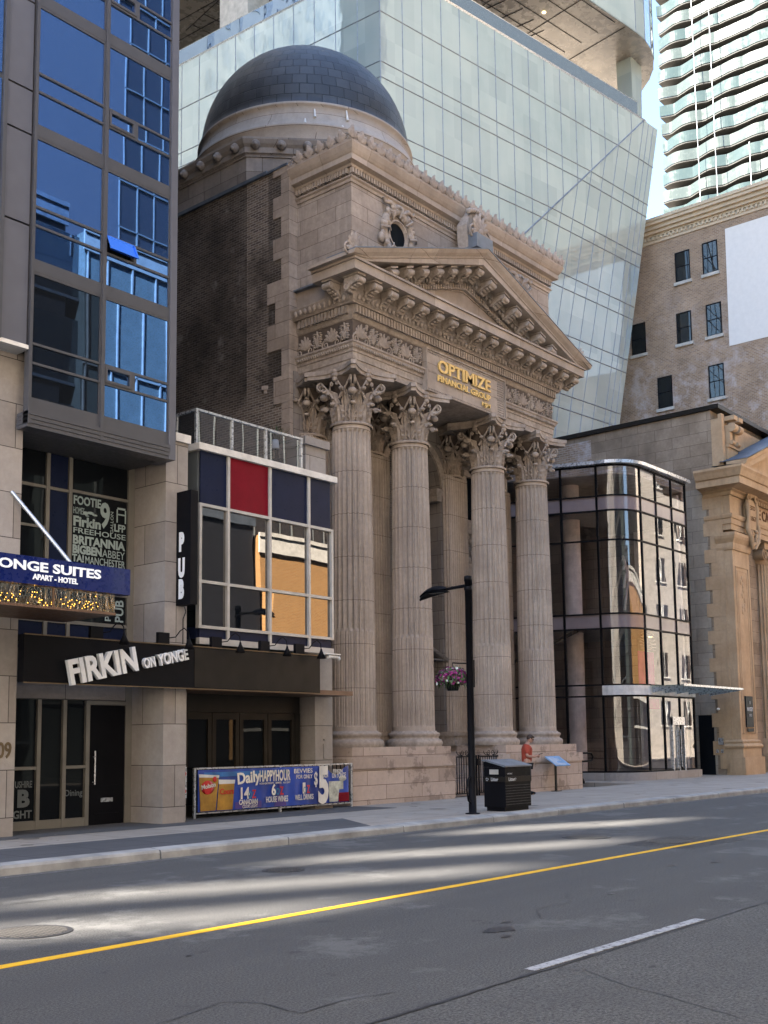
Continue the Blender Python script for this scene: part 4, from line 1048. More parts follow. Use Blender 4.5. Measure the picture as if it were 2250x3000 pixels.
for i in range(90): v.ell((rr.uniform(9.3, 11.7), rr.uniform(16.2, 16.8), 4.10+.16*abs(rr.gauss(0, .6))), (.009, .009, .009), 5, 3)
part('bulbs', v, 'warm_bulb', K)
part('back_panel', MB().box(8.4, 11.84, 17.2, 17.25, 4.03, 4.35), 'gilt_number', K)
part('strut', MB().tube([(10.85, 17.78, 6.3), (11.62, 16.8, 4.8)], .035), 'silver_metal', K)

# ================================================================== PUB
Pb = thing('pub_building', 'low pub building with navy and red panels, a glazed upper room and roof terrace', 'building', (17.6, 18.4, .15))
part('pub_body', MB().box(14.98, 20.0, 19.3, 40, .1, 3.9).box(15.6, 19.55, 18.25, 19, 3.95, 8.0).box(15.6, 20.1, 19.0, 40, 3.95, 8.0), 'grey_panel', Pb)
gx = [15.45, 16.25, 17.52, 18.80, 19.60]; gz = [3.97, 4.20, 5.17, 6.83, 8.02]
YP = 18.0; hw = .035
fr = MB()
for i, x in enumerate(gx): fr.box(x-hw, x+hw, YP-.05, YP+.06, 4.2 if i in (0, 4) else 3.97, 6.83 if i in (0, 4) else 8.02)
for z in gz[1:4]: fr.box(gx[0]-.04, gx[-1]+.04, YP-.045, YP+.055, z-.032, z+.032)
fr.box(15.43, 19.62, YP-.055, YP+.06, 3.83, 3.965)
cf = part('window_frame', fr, 'white_metal', Pb)
for i in range(4):
    for j in range(4):
        x0, x1, z0, z1 = gx[i]+.02, gx[i+1]-.02, gz[j]+.0, gz[j+1]-.0
        tw = random.uniform(-.006, .006)
        if j == 0: part('panel', MB().box(x0, x1, YP, YP+.03, z0, z1), 'navy_panel', cf)
        elif j == 3: part('panel', MB().box(x0, x1, YP, YP+.03, z0, z1), 'red_panel' if i == 1 else 'navy_panel', cf, 'glossy dark red panel' if i == 1 else None)
        else: part('pane', MB().add([(x0, YP+.02+tw, z0), (x1, YP+.02-tw, z0), (x1, YP+.02-tw, z1), (x0, YP+.02+tw, z1)], [(0, 1, 2, 3)]), 'pub_glass', cf)
part('side_panel', MB().box(15.44, 15.6, YP+.061, 19.5, 6.9, 8.02), 'grey_panel', Pb)
part('side_window', MB().box(15.45, 15.6, YP+.061, 19.5, 4.2, 6.9), 'window_dusk', Pb)
part('side_base', MB().box(15.44, 15.6, YP+.061, 19.5, 3.95, 4.2), 'navy_panel', Pb)
cp = MB().box(15.36, 19.75, YP-.09, YP+.5, 8.022, 8.17).box(15.36, 15.7, YP+.5, 19.6, 8.022, 8.17)
part('coping', cp, 'white_trim', Pb)
part('terrace_pier', MB().box(19.30, 20.02, 18.55, 19.2, 8.0, 9.02).box(19.22, 20.10, 18.47, 19.28, 9.022, 9.22), 'granite', Pb)
rl = MB(); YR = 18.32
rx = [15.62, 16.66, 17.72, 18.90]
for x in rx: rl.box(x-.028, x+.028, YR-.03, YR+.03, 8.17, 9.0)
rl.box(rx[0]-.03, rx[-1]+.03, YR-.035, YR+.035, 9.0, 9.05)
rl.box(rx[0]-.03, rx[0]+.03, YR+.035, 19.9, 9.0, 9.05).box(rx[0]-.025, rx[0]+.025, 18.95, 19.0, 8.17, 9.0)
rf = part('terrace_railing', rl, 'silver_metal', Pb)
for a, b in zip(rx, rx[1:]):
    tw = random.uniform(-.004, .004); part('glass_panel', MB().add([(a+.03, YR+tw, 8.22), (b-.03, YR-tw, 8.22), (b-.03, YR-tw, 8.99), (a+.03, YR+tw, 8.99)], [(0, 1, 2, 3)]), 'rail_glass', rf)
part('glass_panel', MB().box(rx[0]-.005, rx[0]+.005, YR+.04, 19.9, 8.22, 8.99), 'rail_glass', rf)
# ground floor: stone pier, folding doors
pp = part('stone_pier', MB().box(19.66, 20.28, 18.62, 19.4, .1, 3.80), 'granite', Pb)
part('stone_pier', MB().box(14.985, 15.35, 18.25, 19.3, .1, 2.95), 'granite', Pb)
part('lobby_soffit', MB().box(14.98, 20.12, 17.8, 19.35, 2.84, 2.95), 'brown_soffit', Pb)
part('alarm_box', MB().box(15.05, 15.30, 18.17, 18.249, .62, 1.26), 'silver_metal', Pb)
[part('alarm_button', MB().tube([(15.2, 18.17, q), (15.2, 18.12, q)], .05), 'bright_red', Pb) for q in (1.12, .76)]
part('notice', MB().box(15.14, 15.3, 18.235, 18.247, 1.46, 1.60), 'board_white', Pb)
part('notice', MB().box(19.96, 20.06, 18.60, 18.619, 1.78, 1.82).box(19.95, 20.10, 18.60, 18.619, 1.35, 1.70), 'granite', Pb)
YD = 19.05
df = MB().box(15.35, 19.52, YD-.05, YD+.05, 2.44, 2.84).box(15.35, 15.9, YD-.06, YD+.04, .15, 2.44).box(19.36, 19.52, YD-.06, YD+.04, .15, 2.44)
part('door_frame', df, 'dark_bronze', Pb)
dxs = [15.9, 16.72, 17.55, 18.45, 19.36]
for a, b in zip(dxs, dxs[1:]):
    d_ = part('folding_door', MB().box(a+.01, a+.12, YD-.05, YD+.02, .17, 2.43).box(b-.12, b-.01, YD-.05, YD+.02, .17, 2.43).box(a+.12, b-.12, YD-.05, YD+.02, 2.28, 2.43).box(a+.12, b-.12, YD-.05, YD+.02, .17, .40), 'dark_bronze', Pb)
    part('pane', MB().quad((a+.12, YD, .4), (b-.12, YD, .4), (b-.12, YD, 2.28), (a+.12, YD, 2.28)), 'shop_glass', d_)
# fascia sign board
fb = part('fascia', MB().box(11.06, 18.76, 17.60, 17.78, 2.86, 3.72).box(11.06, 18.7, 17.78, 18.3, 3.60, 3.72), 'black_metal', Pb)
part('fascia_face', MB().box(15.0, 18.74, 17.592, 17.599, 2.89, 3.69), 'dark_bronze', fb)
part('gilt_trim', MB().box(11.06, 18.78, 17.585, 17.62, 2.845, 2.865).box(11.06, 18.78, 17.585, 17.62, 3.715, 3.735), 'gilt_number', fb)
L = MB(); rot = math.radians(12.6)
def slant(txt, x, z, h, wd, bd): L.merge(wtext(txt, x, z, h, 17.545, wd, .04, bd, rot))
L.merge(wtext('F I R K I N'.replace(' ', '\u200a') if False else 'FIRKIN', 11.98, 2.84, .44, 17.545, 1.56, .04, .035, rot)); slant('ON', 13.67, 3.21, .19, .28, .03); slant('YONGE', 14.03, 3.28, .215, .78, .03)
part('letters', L, 'speckled_letter', fb)
def lamp_goose(x, zb, yb, label):
    t = thing('gooseneck_lamp', label, 'sign lamp', (x-.25, yb, zb), 'gooseneck lamps over the pub sign')
    part('box', MB().box(x-.48, x-.20, yb-.06, yb+.02, zb-.12, zb+.10), 'black_metal', t)
    pts = [(x-.2, yb-.02, zb), (x-.08, yb-.10, zb+.02), (x-.02, yb-.16, zb+.14), (x+.04, yb-.22, zb+.20), (x+.12, yb-.26, zb+.12), (x+.12, yb-.28, zb-.02)]
    part('arm', MB().tube(pts, .012, 6), 'black_metal', t)
    part('shade', MB().lathe([(.02, zb-.0), (.03, zb-.05), (.11, zb-.22), (.105, zb-.22), (.02, zb-.06)], x+.12, yb-.28, 16), 'black_metal', t)
    return t
for x, l in ((12.95, 'leftmost gooseneck lamp, above the slanted sign letters'), (14.55, 'gooseneck lamp right of the stone pier, above the small words of the sign'), (15.95, 'gooseneck lamp under the first upper pub window'), (17.35, 'gooseneck lamp under the red panel column middle of the pub'), (18.45, 'rightmost gooseneck lamp near the end of the fascia')):
    lamp_goose(x, 3.86, 17.66, l)
# blade sign
B = thing('blade_sign', 'tall narrow black sign box with PUB in white letters on the stone pier', 'sign', (14.8, 17.62, 4.55))
part('box', MB().box(14.69, 14.88, 17.38, 17.86, 4.56, 6.93), 'black_metal', B)
v = MB()
for ch, z in (('P', 5.70), ('U', 5.16), ('B', 4.72)):
    tm = text_mb(ch, .5, Matrix.Identity(4), .004, .55, .035); w0 = max(q[0] for q in tm.v); w1 = min(q[0] for q in tm.v)
    M = Matrix.Translation((14.683, 17.655, z)) @ Matrix.Rotation(-PI/2, 4, 'Z') @ Matrix.Rotation(PI/2, 4, 'X') @ Matrix.Translation((-(w0+w1)/2, 0, 0))
    v.merge(tm, M)
part('letters', v, 'speckled_letter', B)
part('cable', MB().tube([(14.9, 17.8, 4.55), (14.93, 17.80, 4.45), (14.86, 17.80, 4.3), (14.86, 17.80, 3.78)], .010, 5), 'black_metal', B)
cm = thing('security_camera', 'small white security camera on the corner of the pub fascia', 'camera', (19.7, 18.0, 3.72))
part('housing', MB().tube([(19.3, 17.85, 3.75), (19.62, 17.85, 3.75), (19.64, 17.85, 3.75)], [.045, .045, .03]).ell((19.66, 17.83, 3.72), (.05, .05, .05)), 'white_trim', cm)
part('bracket', MB().box(19.2, 19.7, 17.8, 18.4, 3.80, 3.83), 'white_trim', cm)

# fence with the beer banner
Fn = thing('patio_fence', 'low metal patio fence in front of the pub doors', 'fence', (18.3, 18.5, .15))
g = MB()
for x in (15.79, 18.35, 20.82): g.box(x-.025, x+.025, 18.475, 18.525, .15, 1.22)
g.box(15.79, 20.82, 18.48, 18.52, 1.19, 1.225).box(15.79, 20.82, 18.48, 18.52, .24, .27)
part('frame', g, 'silver_metal', Fn)
g = MB(); x = 15.95
while x < 20.75: g.box(x-.008, x+.008, 18.49, 18.51, .27, 1.19); x += .14
g.box(20.80, 20.84, 18.525, 19.4, 1.19, 1.225).box(15.77, 15.81, 18.525, 19.3, 1.19, 1.225)
part('bars', g, 'black_metal', Fn)
Bn = thing('beer_banner', 'printed blue vinyl banner of drink prices tied to the patio fence', 'banner', (18.3, 18.46, .28))
def bz(u): return .012*math.sin(u*17)+.008*math.sin(u*41+1)
def sheet(x0, x1, z0, z1, y, n=60, sag=True):
    mb = MB(); vs = []
    for j in range(5):
        for i in range(n+1):
            x = x0+(x1-x0)*i/n; u = (x-15.83)/4.85; v_ = j/4
            z = z0+(z1-z0)*v_
            if sag and v_ > .5 and u > .80: z -= .22*math.sin(PI*(u-.80)/.20)**2*(v_-.5)*2*1.0
            vs.append((x, y-bz(u*5)*(1-.3*v_), z))
    mb.add(vs, [(j*(n+1)+i, j*(n+1)+i+1, (j+1)*(n+1)+i+1, (j+1)*(n+1)+i) for j in range(4) for i in range(n)], True); return mb
ban = part('sheet', sheet(15.84, 20.68, .285, 1.175, 18.455), 'banner_blue', Bn)
yb = 18.43
part('bright_strip', MB().box(16.0, 17.9, yb+.005, yb+.008, 1.02, 1.12).xz([(17.9, 1.12), (18.6, 1.02), (18.6, 1.12)], yb+.004, yb+.007), 'banner_light', Bn)
part('violet_strip', MB().box(16.9, 17.7, yb+.006, yb+.009, .31, .45).xz([(18.1, .3), (18.5, .3), (18.3, .9)], yb+.006, yb+.009), 'banner_purple', Bn)
def glass_shape(x0, x1, xb0, xb1, z0, z1): return [(xb0, z0), (xb1, z0), (x1, z1), (x0, z1)]
part('beer_glass', MB().xz(glass_shape(15.86, 16.42, 15.9, 16.33, .30, 1.06), yb+.001, yb+.005), 'beer', Bn); part('beer_glass', MB().xz(glass_shape(16.43, 16.88, 16.36, 16.82, .30, .92), yb-.001, yb+.005), 'beer', Bn)
part('beer_foam', MB().xz([(15.86, 1.02), (16.42, 1.00), (16.43, 1.05), (15.85, 1.09)], yb-.003, yb+.003).xz([(16.42, .86), (16.88, .86), (16.89, .94), (16.41, .96)], yb-.004, yb+.002), 'foam', Bn)
part('red_badge', MB().ell((16.10, yb-.004, .80), (.19, .003, .15), 6, 6).ell((16.30, yb-.004, .97), (.06, .003, .06), 8, 6), 'bright_red', Bn)
v = MB()
v.merge(wtext('Molson', 15.92, .76, .09, yb-.012, .40, .002, .03, .15))
v.merge(wtext('Daily', 16.95, .84, .24, yb-.012, .70, .002, .03, .08)); v.merge(wtext('HAPPYHOUR', 17.62, .88, .24, yb-.012, .98, .002, .025)); v.merge(wtext('NON-GATEKEPT   SPIRITS   ALL DAY', 17.62, .81, .04, yb-.012, .98, .002, 0))
v.merge(wtext('14', 17.0, .52, .24, yb-.012, .26, .002, .03)); v.merge(wtext('CANADIAN', 17.0, .39, .11, yb-.012, .56, .002, .015)); v.merge(wtext('COORS LIGHT', 17.1, .31, .07, yb-.012, .46, .002, 0))
v.merge(wtext('6', 18.0, .56, .24, yb-.012, .13, .002, .03)); v.merge(wtext('HOUSE WINES', 17.82, .40, .13, yb-.012, .70, .002, .01))
v.merge(wtext('1', 18.92, .56, .24, yb-.012, .09, .002, .03)); v.merge(wtext('WELL DRINKS', 18.76, .41, .12, yb-.012, .62, .002, .015))
v.merge(wtext('BEVVIES', 18.72, 1.03, .10, yb-.012, .62, .002, .01)); v.merge(wtext('FOR ONLY', 18.80, .90, .09, yb-.012, .54, .002, .01))
v.merge(wtext('$', 19.40, .74, .30, yb-.012, .12, .002, .02)); v.merge(wtext('5', 19.55, .34, .80, yb-.012, .36, .002, .05)); v.merge(wtext('EACH', 19.70, .90, .08, yb-.012, .18, .002, .01))
v.merge(wtext('FIRKIN', 20.06, 1.0, .09, yb-.012, .34, .002, .01)); v.merge(wtext('ON YONGE', 20.03, .88, .12, yb-.012, .50, .002, .01))
part('print_white', v, 'white_trim', Bn)
part('print_cyan', wtext('O', 17.27, .52, .15, yb-.012, .11, .002, .02).merge(wtext('O', 18.14, .56, .15, yb-.012, .11, .002, .02)).merge(wtext('O', 19.03, .56, .15, yb-.012, .11, .002, .02)), 'cyan_print', Bn)
part('print_red', wtext('Z', 17.40, .52, .18, yb-.012, .12, .002, .02).merge(wtext('Z', 18.27, .56, .18, yb-.012, .12, .002, .02)).merge(wtext('Z', 19.16, .56, .18, yb-.012, .10, .002, .02)).merge(wtext('Coors', 16.44, .64, .12, yb-.012, .40, .002, .02)), 'bright_red', Bn)
part('lemonade_glass', MB().xz([(19.95, .31), (20.25, .31), (20.33, .80), (19.93, .80)], yb-.004, yb+.002).ell((20.42, yb-.004, .86), (.14, .004, .07), 10, 5).xz([(20.3, .6), (20.45, .6), (20.45, .82), (20.33, .82)], yb-.002, yb+.003), 'lemonade', Bn)
part('maroon_strip', MB().box(20.28, 20.66, yb-.003, yb+.003, .30, .52), 'red_panel', Bn)
# potted palm and lamp on the terrace
Pl = thing('potted_palm', 'spiky green potted plant on the pub roof terrace beside a stone pier', 'plant', (18.75, 19.0, 8.2))
g = MB(); rr = random.Random(8)
for i in range(90):
    a = rr.uniform(0, 2*PI); e = rr.uniform(.1, 1.45); Ln = rr.uniform(.35, .68); d = Vector((math.cos(a)*math.cos(e), math.sin(a)*math.cos(e), math.sin(e)))
    c = Vector((18.80, 19.05, 8.98)); q = d.cross(Vector((0, 0, 1))).normalized()*.018
    p1 = c+d*Ln*.6; p2 = c+d*Ln-Vector((0, 0, .12*Ln)); g.add([c-q, c+q, p1+q*.8, p2, p1-q*.8], [(0, 1, 2, 4), (4, 2, 3)])
part('leaves', g, 'palm', Pl); part('pot', MB().lathe([(.14, 8.2), (.2, 8.62), (.19, 8.62), (.12, 8.6)], 18.80, 19.05, 16).tube([(18.8, 19.05, 8.6), (18.8, 19.05, 9.0)], .05), 'black_metal', Pl)
Lp = thing('table_lamp', 'small white lampshade behind the terrace railing', 'lamp', (18.42, 18.75, 8.2))
part('shade', MB().lathe([(.10, 8.78), (.075, 9.0), (.0751, 8.99)], 18.46, 18.75, 16), 'white_trim', Lp); part('stem', MB().tube([(18.46, 18.75, 8.17), (18.46, 18.75, 8.8)], .015), 'black_metal', Lp)

# ================================================================== GLASS PAVILION
V = thing('glass_pavilion', 'three storey glass pavilion with a rounded corner beside the temple', 'building', (41, 22, .15))
lp = [(36.4, 27.9), (37.25, 25.9), (37.9, 24.3), (38.5, 22.75), (39.02, 21.42)]
ac = []
c0 = Vector((40.35, 21.45)); 
for i in range(1, 10):
    a = math.radians(183+(270-183)*i/10); ac.append((c0.x+1.33*math.cos(a), c0.y+1.24*math.sin(a)))
rp_ = [(40.35, 20.2), (41.72, 20.2), (43.18, 20.2), (44.55, 20.2)]
plan = lp+ac+rp_
lv = [.48, 3.42, 3.86, 6.08, 6.66, 9.60, 10.80, 11.40, 12.62]
segs = [[lp[i], lp[i+1]] for i in range(4)]+[[lp[-1]]+ac+[rp_[0]]]+[[rp_[i], rp_[i+1]] for i in range(3)]
inner = Vector((42, 24))
fr = MB()
for z in lv: fr.sweep(plan, [(-.05, z-.03), (.04, z-.03), (.04, z+.03), (-.05, z+.03)], right=False)
for p in lp+[rp_[1], rp_[2]]+[rp_[0], rp_[3]]:
    fr.box(p[0]-.035, p[0]+.035, p[1]-.045, p[1]+.04, .3, 12.65)
wf = part('curtain_frame', fr, 'black_metal', V)
part('brace', MB().tube([(38.75, 22.3, 6.05), (37.6, 26.2, 4.3)], .07), 'black_metal', V)
simple('mauve_spandrel', (.24, .19, .19), .15, 0, var=.05, bmp=0, coat=.25)
for si, sg in enumerate(segs):
    for k in range(len(lv)-1):
        z0, z1 = lv[k]+.03, lv[k+1]-.03
        if k == 1 and si >= 4: continue
        mb = MB(); n = len(sg); vs = [(x, y, z0) for x, y in sg]+[(x, y, z1) for x, y in sg]
        mb.add(vs, [(i, i+1, n+i+1, n+i) for i in range(n-1)], si == 4)
        if k in (3, 6): part('spandrel', mb, 'mauve_spandrel', wf)
        else: part('pane', mb, 'pavilion_glass', wf)
g = MB().sweep(plan, [(-.3, 12.65), (.07, 12.65), (.10, 12.78), (-.3, 12.78)], right=False); part('roof_edge', g, 'silver_metal', V)
g = MB().sweep(plan[4:], [(-.10, 3.46), (.05, 3.46), (.05, 3.83), (-.10, 3.83)], right=False); part('white_band', g, 'white_trim', V)
g = MB().sweep(plan, [(-.25, .1), (.10, .1), (.10, .45), (-.25, .45)], right=False); part('stone_base', g, 'granite', V)
fl = [(x+(.12 if True else 0), y+.12) for x, y in plan]+[(44.4, 28), (36.5, 28)]
g = MB()
for z in (6.12, 10.84): g.prism(fl, z, z+.5)
g.prism(fl, .12, .3); part('floor_slab', g, 'grey_panel', V)
part('back_wall', MB().box(36.0, 46.9, 28.0, 28.3, .1, 12.4).box(44.6, 44.8, 20.4, 28, .1, 12.6), 'dark_recess_stone', V)
part('roof', MB().prism(fl, 12.3, 12.36), 'concrete', V)
part('concrete_column', MB().lathe([(.36, .3), (.36, 12.3)], 40.2, 23.3, 24), 'white_trim', V)
part('wall_board', MB().box(44.40, 44.59, 20.5, 22.6, .5, 12.2), 'white_trim', V)
part('pink_hanging', MB().sweep([(41.8, 21.3), (42.2, 21.25), (42.6, 21.35), (43.1, 21.25), (43.3, 21.35)], [(0, 3.9), (.03, 3.9), (.03, 5.35), (0, 5.35)]).box(42.0, 43.0, 21.0, 21.03, 2.95, 3.4), 'pink_cloth', V)
g = MB()
for i in range(9): g.tube([(41.9+.16*j, 21.2+.05*math.sin(j*2+i), 5.45+.13*i+.04*math.sin(j*1.3+i)) for j in range(9)], .025, 5)
part('ribbon_sculpture', g, 'white_trim', V)
g = MB(); 
for i in range(5): g.tube([(41.2+.12*j, 21.5, 7.0+.25*i+1.4*math.sin(j*.32+i*.5)) for j in range(14)], .06, 5)
part('hanging_sculpture', g, 'beige_panel', V)
dr = part('door', MB().box(42.30, 42.36, 20.12, 20.2, .3, 2.6).box(42.86, 42.90, 20.12, 20.2, .3, 2.35).box(43.34, 43.42, 20.12, 20.2, .3, 2.6).box(42.30, 43.42, 20.10, 20.2, 2.3, 2.62).box(42.30, 43.42, 20.10, 20.22, .2, .3), 'silver_metal', V)
part('door_handle', MB().tube([(42.55, 20.08, .6), (42.55, 20.08, 2.1)], .02).tube([(42.95, 20.08, .6), (42.95, 20.08, 2.1)], .02), 'silver_metal', dr)
part('sign_decal', MB().ell((43.12, 20.16, 1.35), (.06, .004, .07), 10, 5).ell((43.12, 20.16, 1.18), (.06, .004, .06), 10, 5), 'white_trim', dr)
cg = part('canopy', MB().box(40.4, 46.2, 18.7, 20.15, 3.80, 3.82), 'canopy_glass', V)
g = MB()
for x in (40.6, 41.7, 42.8, 43.9, 45.0, 46.1): g.yz([(20.15, 3.55), (20.15, 3.79), (18.75, 3.79), (18.75, 3.74)], x-.02, x+.02)
g.box(40.4, 46.2, 18.68, 18.70, 3.76, 3.84)
part('bracket', g, 'silver_metal', cg)
part('ceiling_light', MB().ell((42.9, 21.3, 6.0), (.05, .05, .03)).ell((43.15, 21.3, 6.0), (.05, .05, .03)).ell((41.0, 21.2, 3.7), (.03, .03, .03)), 'spot_light', V)
R_ = thing('handrail', 'black tubular handrail beside the glass pavilion', 'railing', (35.9, 20.7, .15))
part('rail', MB().tube([(33.0, 20.9, 1.25), (36.3, 20.7, 1.25), (36.62, 20.68, 1.22), (36.72, 20.67, 1.10), (36.62, 20.68, .98), (36.3, 20.7, .95), (33.0, 20.9, .95)], .035).tube([(35.9, 20.7, 1.25), (35.9, 20.7, .15)], .035).tube([(33.6, 20.87, 1.25), (33.6, 20.87, .15)], .035).tube([(33.0, 20.9, .5), (35.9, 20.7, .5)], .02), 'black_metal', R_)
part('foot', MB().lathe([(.11, .15), (.11, .24), (.06, .34), (.03, .36)], 35.9, 20.7, 16), 'black_metal', R_)

# ================================================================== STONE BANK (right)
M = thing('stone_bank', 'ochre sandstone bank with carved scroll cartouche and pediment at the right edge', 'building', (50, 20, .15))
part('side_wall', MB().box(47.0, 62, 19.92, 44, .1, 16.44), 'massey_ashlar', M)
part('brick_infill', MB().box(46.988, 47.0, 26.0, 38, 13.0, 16.2).box(46.988, 47.0, 24.3, 26.0, 12.9, 14.6).box(46.988, 47.0, 21.9, 24.3, 12.9, 13.9), 'tan_brick', M)
part('grey_render', MB().box(46.975, 47.0, 20.3, 27, .1, 12.9), 'grey_ashlar', M)
part('coping', MB().box(46.88, 62, 19.48, 44, 16.45, 16.65), 'dark_bronze', M)
g = MB()
i = 0; z = .4
while z < 12.4: g.box(46.955, 47.3, 19.57, 19.92+(.55 if i % 2 else .25), z, z+.6); z += .606; i += 1
part('quoins', g, 'limestone_massey', M)
part('front_wall', MB().box(47.02, 62, 19.57, 19.92, 10.9, 16.0).box(47.0, 47.3, 19.4, 19.57, 13.4, 16.2).box(47.02, 49.2, 19.57, 19.92, .1, 10.9), 'limestone_massey', M)
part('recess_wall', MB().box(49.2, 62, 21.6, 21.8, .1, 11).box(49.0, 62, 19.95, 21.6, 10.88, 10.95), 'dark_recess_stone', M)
# upper corner brackets
g = MB()
for x in (47.65, 48.25):
    g.box(x-.16, x+.16, 19.25, 19.57, 14.9, 15.75).box(x-.2, x+.2, 19.0, 19.57, 15.95, 16.15)
    g.tube([(x-.18, 19.16, 15.62), (x+.18, 19.16, 15.62)], .20, 14).tube([(x-.14, 19.2, 14.95), (x+.14, 19.2, 14.95)], .10, 10)
g.box(47.35, 48.6, 19.25, 19.57, 14.72, 14.85).box(47.4, 48.5, 19.32, 19.57, 13.4, 14.72)
part('scroll_bracket', g, 'limestone_massey', M)
# pilaster
pl = part('pilaster', MB().box(47.0, 48.85, 19.2, 19.57, 1.3, 10.0).box(46.9, 48.95, 19.1, 19.57, .9, 1.3).box(46.82, 49.05, 19.0, 19.7, .1, .9), 'limestone_massey', M)
g = MB()
for q, yq in ((.22, 19.17), (.40, 19.185)):
    g.box(47.0+q, 47.03+q, yq, 19.21, 1.7+q, 9.5-q).box(48.82-q, 48.85-q, yq, 19.21, 1.7+q, 9.5-q).box(47.03+q, 48.82-q, yq, 19.21, 1.7+q, 1.73+q).box(47.03+q, 48.82-q, yq, 19.21, 9.47-q, 9.5-q)
for i in range(12): g.ell((47.95+random.uniform(-.2, .2), 19.2, 8.0+random.uniform(-.8, .8)), (.12, .03, .15), 6, 4)
part('panel_moulding', g, 'limestone_massey', pl)
g = MB().lathe([(.0, 1.3), (0, 1.3)], 48, 19.3, 4)
g = MB().sweep([(47.0, 19.9), (47.0, 19.2), (48.85, 19.2), (48.85, 19.9)], [(0, 1.3), (.14, 1.3), (.18, 1.38), (.14, 1.46), (.06, 1.5), (.10, 1.58), (.06, 1.64), (0, 1.66)])
g.sweep([(47.0, 19.9), (47.0, 19.2), (48.85, 19.2), (48.85, 19.9)], [(0, 9.98), (.05, 10.0), (.08, 10.1), (.08, 10.3), (.2, 10.5), (.24, 10.62), (.24, 10.75), (0, 10.75)])
part('capital', g, 'limestone_massey', pl)
en = [(47.0, 20.4), (47.0, 19.2), (62, 19.2)]
g = MB().sweep(en, [(-.3, 10.90), (.0, 10.90), (.0, 11.15), (.04, 11.16), (.04, 11.4), (.08, 11.42), (.12, 11.55), (.12, 11.60), (-.3, 11.60)])
g.sweep(en, [(-.3, 11.602), (-.02, 11.602), (-.02, 12.45), (-.3, 12.45)])
g.sweep(en, [(-.3, 12.452), (.08, 12.452), (.12, 12.60), (.25, 12.65), (.25, 12.68), (.80, 12.75), (.80, 13.05), (.86, 13.08), (.95, 13.3), (1.02, 13.42), (1.02, 13.52), (-.3, 13.52)])
x = 49.4
while x < 60: g.box(x, x+.10, 19.03, 19.12, 12.40, 12.56); x += .2
part('entablature', g, 'limestone_massey', M)
part('frieze_letters', wtext('THE CANADIAN BANK', 49.45, 11.82, .48, 19.205, 6.2, .02, .01), 'dark_carved', M)
cs = MB()
for a, b, c_ in ((48.9, 11.35, 1.0),):
    cs.xz([(48.55, 11.1), (49.25, 11.1), (49.4, 11.6), (49.32, 12.2), (49.1, 12.45), (48.7, 12.45), (48.5, 12.2), (48.45, 11.6)], 18.95, 19.2)
    for s_ in (-1, 1):
        cs.tube([(48.9+s_*.42, 19.0, 12.5), (48.9+s_*.55, 18.95, 12.1), (48.9+s_*.50, 18.95, 11.5), (48.9+s_*.62, 18.95, 11.1), (48.9+s_*.40, 18.9, 10.6), (48.9+s_*.12, 18.95, 10.2)], [.10, .12, .09, .12, .11, .07], 8)
        spiral(cs, (48.9+s_*.45, 18.92, 12.55), .24, 1.5, .07, s_, PI/2, n=18); spiral(cs, (48.9+s_*.35, 18.92, 10.65), .22, 1.4, .06, -s_, -PI/2, n=18)
    cs.tube([(48.45, 19.0, 12.72), (49.35, 19.0, 12.72)], .15, 10)
    for i in range(14): cs.ell((48.9+random.uniform(-.4, .4), 18.95, 10.9+random.uniform(-.5, .3)), (.12, .08, .10), 6, 4)
ct = part('cartouche', cs, 'limestone_massey', M)
part('cartouche_letters', wtext('ESTD', 48.60, 12.0, .20, 18.944, .62, .006, .01).merge(wtext('1867', 48.62, 11.5, .22, 18.944, .60, .006, .01)), 'dark_carved', ct)
# pediment
g = MB()
def rk2(mb, prof, y, x0=45.98, z0=13.54, sl=.40, x1=56): 
    vs = [(x, y-o, z0+(x-x0)*sl+h) for x in (x0, x1) for o, h in prof]; k = len(prof)
    mb.add(vs, [(q, k+q, k+(q+1) % k, (q+1) % k) for q in range(k)]+[tuple(range(k)), tuple(range(k, 2*k))[::-1]])
rk2(g, [(1.0, 0), (.9, -.2), (.8, -.25), (.8, -.5), (0, -.5), (0, 0)], 19.2, x0=46.8, z0=13.9)
rk2(g, [(.35, -.5), (.35, -.7), (0, -.7), (0, -.5)], 19.2, x0=48, z0=14.38)
g.xz([(47.5, 13.53), (60, 13.53), (60, 18), (56, 17.0)], 19.1, 19.25)
part('pediment', g, 'limestone_massey', M)
g = MB().add([(46.8, 18.2, 13.93), (56, 18.2, 17.61), (56, 19.56, 17.61), (46.8, 19.56, 13.93)], [(0, 1, 2, 3)]).add([(46.0, 18.2, 13.53), (47.2, 18.2, 13.53), (47.2, 19.56, 13.6), (46.0, 19.56, 13.6)], [(0, 1, 2, 3)])
part('pediment_roof', g, 'slate_roof', M)
# ionic column in the recess
I = bpy.data.objects.new('column', None); COL.objects.link(I); I.parent = M; I.location = Vector((52.0, 20.0, 0))-worldloc(M)
mb = MB(); k = 20*6; zs = [1.7, 5, 9.9]; vs = []
for z in zs:
    for i in range(k):
        ph = (i % 6)/6; d = 0 if ph < .2 else -.05*math.sin(PI*(ph-.2)/.8); r = .62-.012*z+d
        vs.append((r*math.cos(2*PI*i/k), r*math.sin(2*PI*i/k), z))
mb.add(vs, [(j*k+i, j*k+(i+1) % k, (j+1)*k+(i+1) % k, (j+1)*k+i) for j in range(2) for i in range(k)])
cpart('shaft', mb, 'limestone_massey', I)
mb = MB().box(-.7, .7, -.62, .62, 10.6, 10.88)
for s_ in (-1, 1):
    mb.tube([(s_*.55, -.55, 10.35), (s_*.55, .55, 10.35)], .27, 14); spiral(mb, (s_*.55, -.57, 10.35), .25, 2, .04, s_, PI/2, n=22)
